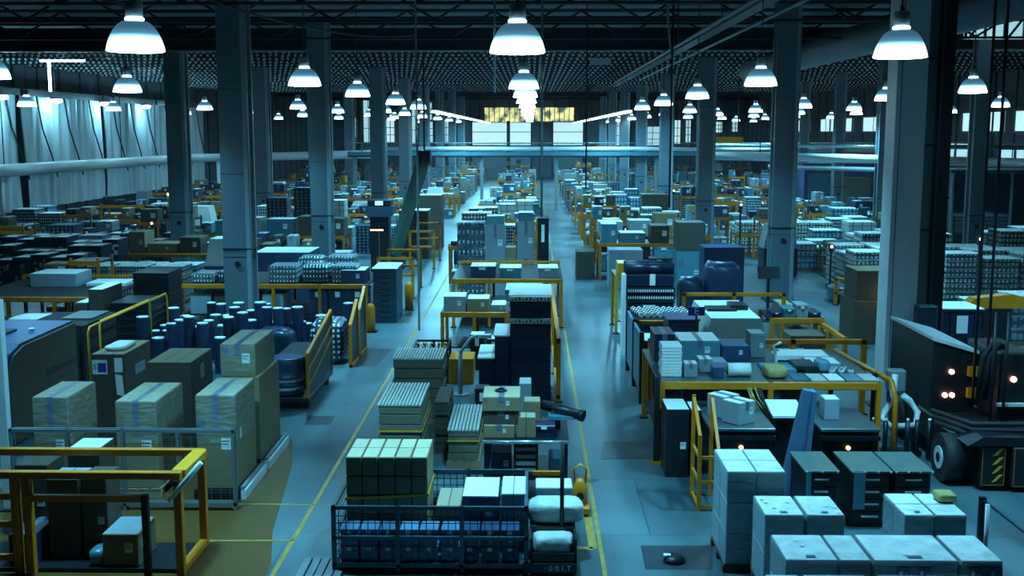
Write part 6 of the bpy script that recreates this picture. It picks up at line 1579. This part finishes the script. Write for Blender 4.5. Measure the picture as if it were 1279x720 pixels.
t = thing('yellow_lifter', 'yellow lifting arm machine behind the industrial truck', 'lifter', (11.5, 27.6, 0)); obj('base', MB().box(-.7, .7, -.5, .5, 0, .5, 'steel_dark').mesh('base'), t); obj('column', MB().box(-.3, .3, -.2, .2, .5, 1.7, 'steel_dark').mesh('column'), t)
obj('arm', MB().prism([(-.9, 1.7), (1.0, 1.7), (1.1, 1.85), (.3, 2.05), (-.6, 1.95)], 'y', -.2, .2, 'yellow').mesh('arm'), t); obj('claw', MB().box(.85, 1.0, -.15, .15, 1.1, 1.7, 'yellow').mesh('claw'), t)
crate((9.6, 10.6, 26.0, 27.2, 0, 1.9), 'dark blue case with pale top behind the industrial truck', m='navy', lid='white_card')
crate((12.7, 14.4, 27.0, 28.4, 0, 1.7), 'wide dark case right of the yellow lifting arm', m='steel_dark', lid='cyan_plastic')
occ(8.8, 14.6, 23, 33.3)
# dark glazed cabin and blue building block
t = thing('glass_cabin', 'dark control cabin with glass front at the far right', 'cabin', (20.6, 50.2, 0))
obj('walls', MB().box(-1.9, 1.9, .1, 2.4, 0, 4.2, 'black').mesh('walls'), t)
obj('roof', MB().box(-2.05, 2.05, -.1, 2.5, 4.2, 4.35, 'steel_dark').mesh('roof'), t)
for x in (-1.9, -.6, .7, 1.85): obj('frame_post', MB().box(x-.05, x+.05, 0, .1, 0, 4.2, 'steel_grey').mesh('frame_post'), t)
mat('dark_glass', (.01, .02, .03), .08, 0, .1, 3, spec=.8, coat=.6)
obj('glass_front', MB().box(-1.85, 1.85, .06, .10, 1.5, 4.0, 'dark_glass').mesh('glass_front'), t)
occ(18.4, 22.8, 50, 52.8)
t = thing('storage_cabin', 'low dark blue cabin with a ribbed door at the right rear', 'cabin', (24, 82, 0))
obj('walls', MB().box(-4.2, 3.4, 0, 6, 0, 3.6, 'blue_cabin').mesh('walls'), t)
m = MB()
for i in range(12): m.box(-3.9+i*.16, -3.8+i*.16, -.08, 0, .1, 3.0, 'cyan_plastic')
m.box(-3.95, -1.95, -.05, -.01, .05, 3.05, 'steel_blue'); obj('ribbed_door', m.mesh('ribbed_door'), t); obj('door_gap', MB().box(-1.9, -1.3, -.04, -.002, 0, 3.2, 'black').mesh('door_gap'), t)
obj('roof_edge', MB().box(-4.4, 3.5, -.2, 6.1, 3.6, 3.75, 'steel_blue').mesh('roof_edge'), t); obj('window', MB().box(1.0, 2.4, -.04, -.002, 1.9, 2.6, 'dark_glass').mesh('window'), t)
occ(19, 28, 80, 90)
carton((21.4, 23.2, 77.4, 78.8, 0, 2.9), 'board_dark', 'tall brown box in front of the low blue cabin', tape=False); occ(21, 23.5, 77, 79)

# ================================================================ FAR FIELD
for x, y in [(8.9, 40), (8.55, 55.5), (8.45, 71), (8.4, 86.5), (8.4, 102), (8.4, 117.5), (8.4, 133)]: occ(x-.7, x+.7, y-.6, y+.6)
for y in (47.5, 62.5, 77.5, 92.5, 107): occ(-15.6, -14.2, y-.6, y+.6)
for px, y in ((300, 32.5), (404, 45.5), (475, 62.5), (508, 77.5), (532, 92.5), (551, 107), (566, 121), (577, 136)):
    x = D(px, 300, y).x; occ(x-.7, x+.7, y-.6, y+.6)
for px, y in ((1215, 46), (1098, 58), (1043, 70), (1000, 84)):
    x = D(px, 300, y).x; occ(x-.6, x+.6, y-.6, y+.6)
for x in (-13.5, -3.8, 1.9, 9.5, 18.6): occ(x-.25, x+.25, 85.7, 86.3)
occ(-8.5, -5.6, 49, 51)   # boom foot
FR = random.Random(77)
COUNT = {}
def free(x0, x1, y0, y1): return not any(x0 < b and x1 > a and y0 < d and y1 > c for a, b, c, d in OCC)
def zone_name(x, y):
    side = 'far left' if x < -14 else 'left of the aisle' if x < -4 else 'on the centre island' if x < 1.5 else 'on the right island' if x < 8 else 'in the right bay' if x < 16 else 'along the right wall'
    dist = 'level with the second columns' if y < 58 else 'around the third columns' if y < 74 else 'before the gantry bridge' if y < 85 else 'beyond the gantry bridge' if y < 108 else 'near the back wall'
    return side, dist
def far_mesh(w, d, h, st, top, v):
    m = MB(); m.box(-w/2, w/2, -d/2, d/2, 0, h, st, top=top, bev=.03)
    if st in ('cans', 'bottles', 'blue_packs', 'crate_grid', 'boxlines'): return m
    e = .006; f = -d/2
    if v != 1: m.box(-w*.06, w*.06, f-e, d/2, h, h+e, 'tape'); m.box(-w*.06, w*.06, f-e, f, h*.5, h, 'tape')
    if v != 0: m.box(w*.1, w*.38, f-e, f, h*.35, h*.7, 'paper')
    if v == 2 and h > .45: m.box(-w/2-e, w/2+e, f-e, d/2, h*.48, h*.52, 'print')
    if v == 1: m.box(-w*.4, -w*.15, f-e, f, h*.55, h*.75, 'print'); m.box(-.02, .02, -d/2, d/2, h, h+e, 'print')
    return m
def far_box(b, st, top, nm, cat, what, zone, gk):
    x0, x1, y0, y1, z0, z1 = b; w, d, h = max(.2, math.floor((x1-x0)*10)/10), round((y1-y0)*5)/5, max(.1, round((z1-z0)*10)/10)
    v = FR.randrange(3); me = cached(('far', w, d, h, st, top, nm, v), lambda: far_mesh(w, d, h, st, top, v).mesh(nm))
    tag(obj(nm, me, None, ((x0+x1)/2, (y0+y1)/2, z0)), '%s %s, %s' % (what, zone[0], zone[1]), cat, '%s %s, %s' % (gk, zone[0], zone[1]))
    return h
STY = [('grey_card', 'white_card', 'parcel', 'parcel', 'small pale parcel'), ('cyan_plastic', 'white_card', 'tote_box', 'tote', 'small teal tote'), ('board_olive', 'board_lit_top', 'carton', 'box', 'small tan carton'),
       ('navy', 'navy_light', 'dark_case', 'case', 'small navy case'), ('board_dark', 'board_olive', 'brown_box', 'box', 'small brown box'), ('yellow', 'yellow_bright', 'yellow_bin', 'bin', 'small yellow bin'), ('navy_light', 'white_card', 'blue_bin', 'bin', 'small blue bin')]  # tops paler than sides: light from above put into the colours
WT = [4, 3, 2.4, 3, 3, .8, 3]
def far_rack(x0, x1, y, zone, z):
    w = round((x1-x0)*2)/2; z = round(z, 1)
    o = kind(('farrack', w, z), 'steel_rack', lambda: [('upright', lambda a=a, b=b: MB().box(a-.04, a+.04, b-.04, b+.04, 0, z+.1, 'yellow'), None, None) for a in (-w/2+.06, w/2-.06) for b in (-.6, .6)]+[
                                                      ('deck', lambda: MB().box(-w/2, w/2, -.6, .6, z-.05, z, 'steel_dark'), None, None),
                                                      ('beam', lambda: MB().box(-w/2, w/2, -.68, -.6, z-.14, z+.02, 'yellow'), None, None)],
             'low yellow rack %s, %s' % zone, 'rack', ((x0+x1)/2, y, 0), 0, 'low racks %s, %s' % zone)
def pick(x=0, y=0): return FR.choices(STY, (1, .6, .8, 6, 4, .3, 2) if x < -16.5 and y < 84 else WT)[0]  # darker goods far left put the missing lamp light into their colours
def far_row(xa, xb, y, dens=1.0):
    x = xa
    while x < xb-.6:
        w = FR.choice((1.0, 1.5, 2.0, 2.5)); w = min(w, math.floor((xb-x)*2)/2)
        if w < .5: break
        z = zone_name(x+w/2, y); u = FR.random()
        if not free(x-.05, x+w+.05, y-.75, y+.75): x += .5; continue
        if FR.random() > dens: x += w; continue
        if u < .42:
            zt = FR.choice((1.2, 1.5, 1.9)); far_rack(x, x+w, y, z, zt); n = max(1, int(w/.62)); s = w/n
            for i in range(n):
                for lev in ((zt,) if y > 80 else (0, zt)):
                    if FR.random() < .82:
                        st = pick(x, y); far_box((x+i*s+.08, x+(i+1)*s-.08, y-.5, y+.4, lev, lev+FR.uniform(.2, .65)), st[0], st[1], st[2], st[3], st[4], z, st[2].replace('_', ' ')+'s')
        elif u < .72:
            st = FR.choices(('cans', 'bottles', 'blue_packs', 'crate_grid', 'boxlines'), (2, 3, 3, 2, 2) if x > -16.5 or y > 84 else (0, 1, 1, 6, 0))[0]; n = max(1, int(w/1.0)); s = w/n; h = FR.choice((1.0, 1.2, 1.6, 2.0))  # same darker choice of stack colours for the unlit far left
            for i in range(n):
                h2 = h+FR.choice((0, 0, -.2, .2))
                far_box((x+i*s, x+i*s+s-.1, y-.6, y+.6, 0, h2), st, 'white_card' if st != 'crate_grid' else 'navy_light', 'wrapped_pallet_stack', 'packs', 'film wrapped pallet stack', z, 'pallet stacks')
        elif u < .9:
            n = max(1, int(w/.6)); s = w/n
            for i in range(n):
                zz = 0
                for k in range(FR.choice((1, 2, 3, 3))):
                    st = pick(x, y); h = far_box((x+i*s+.02, x+(i+1)*s-.1, y-.5, y+.5, zz, zz+FR.uniform(.3, .6)), st[0], st[1], st[2], st[3], st[4], z, st[2].replace('_', ' ')+'s'); zz += h
        else:
            W = min(1.5, w); hh = FR.choice((1.5, 1.8, 2.2))
            machine(((x+W/2)-W/2+.05, x+W-.05, y-.6, y+.6, 0, hh), 'dark machine cabinet %s, %s' % z, FR.choice(('steel_dark', 'steel_blue', 'navy')), FR.choice(('cyan_plastic', 'white_card', 'steel_grey')), 'machines %s, %s' % z, lights=1, glow=FR.choice(('red_glow', 'amber_glow')))
        x += w+FR.choice((0, .1, .3))
y = 36.0
while y < 146:
    dens = .92
    if y > 34.5:
        far_row(-25.8, -5.3, y, dens if y > 40 else .8)
        if y > 43.5: far_row(-3.3, .75, y, .97)
        if y > 47.5: far_row(2.8, 8.0, y, .97)
        if y > 46: far_row(9.6, 27.0, y, dens)
    y += 2.2 if y < 60 else (3.2 if y < 85 else 4.6 if y < 110 else 6.5)
# ---------------------------------------------------------------- view
SC.view_settings.view_transform = 'Standard'; SC.view_settings.look = 'None'; SC.view_settings.gamma = 1; SC.view_settings.use_curve_mapping = False
SC.view_settings.exposure = 0.42
SC.cycles.use_denoising = True
SC.cycles.use_light_tree = True
SC.cycles.max_bounces = 5; SC.cycles.diffuse_bounces = 1; SC.cycles.glossy_bounces = 2; SC.cycles.transmission_bounces = 2; SC.cycles.transparent_max_bounces = 10
SC.cycles.sample_clamp_indirect = 4; SC.cycles.sample_clamp_direct = 0
SC.cycles.caustics_reflective = False; SC.cycles.caustics_refractive = False
for n_ in ('lens_glow', 'shade_acrylic', 'strip_glow', 'red_glow', 'amber_glow', 'screen_glow', 'window_day', 'window_dim', 'window_yellow'):
    MATS[n_].cycles.emission_sampling = 'NONE'
SC.cycles.sample_clamp_indirect = 2
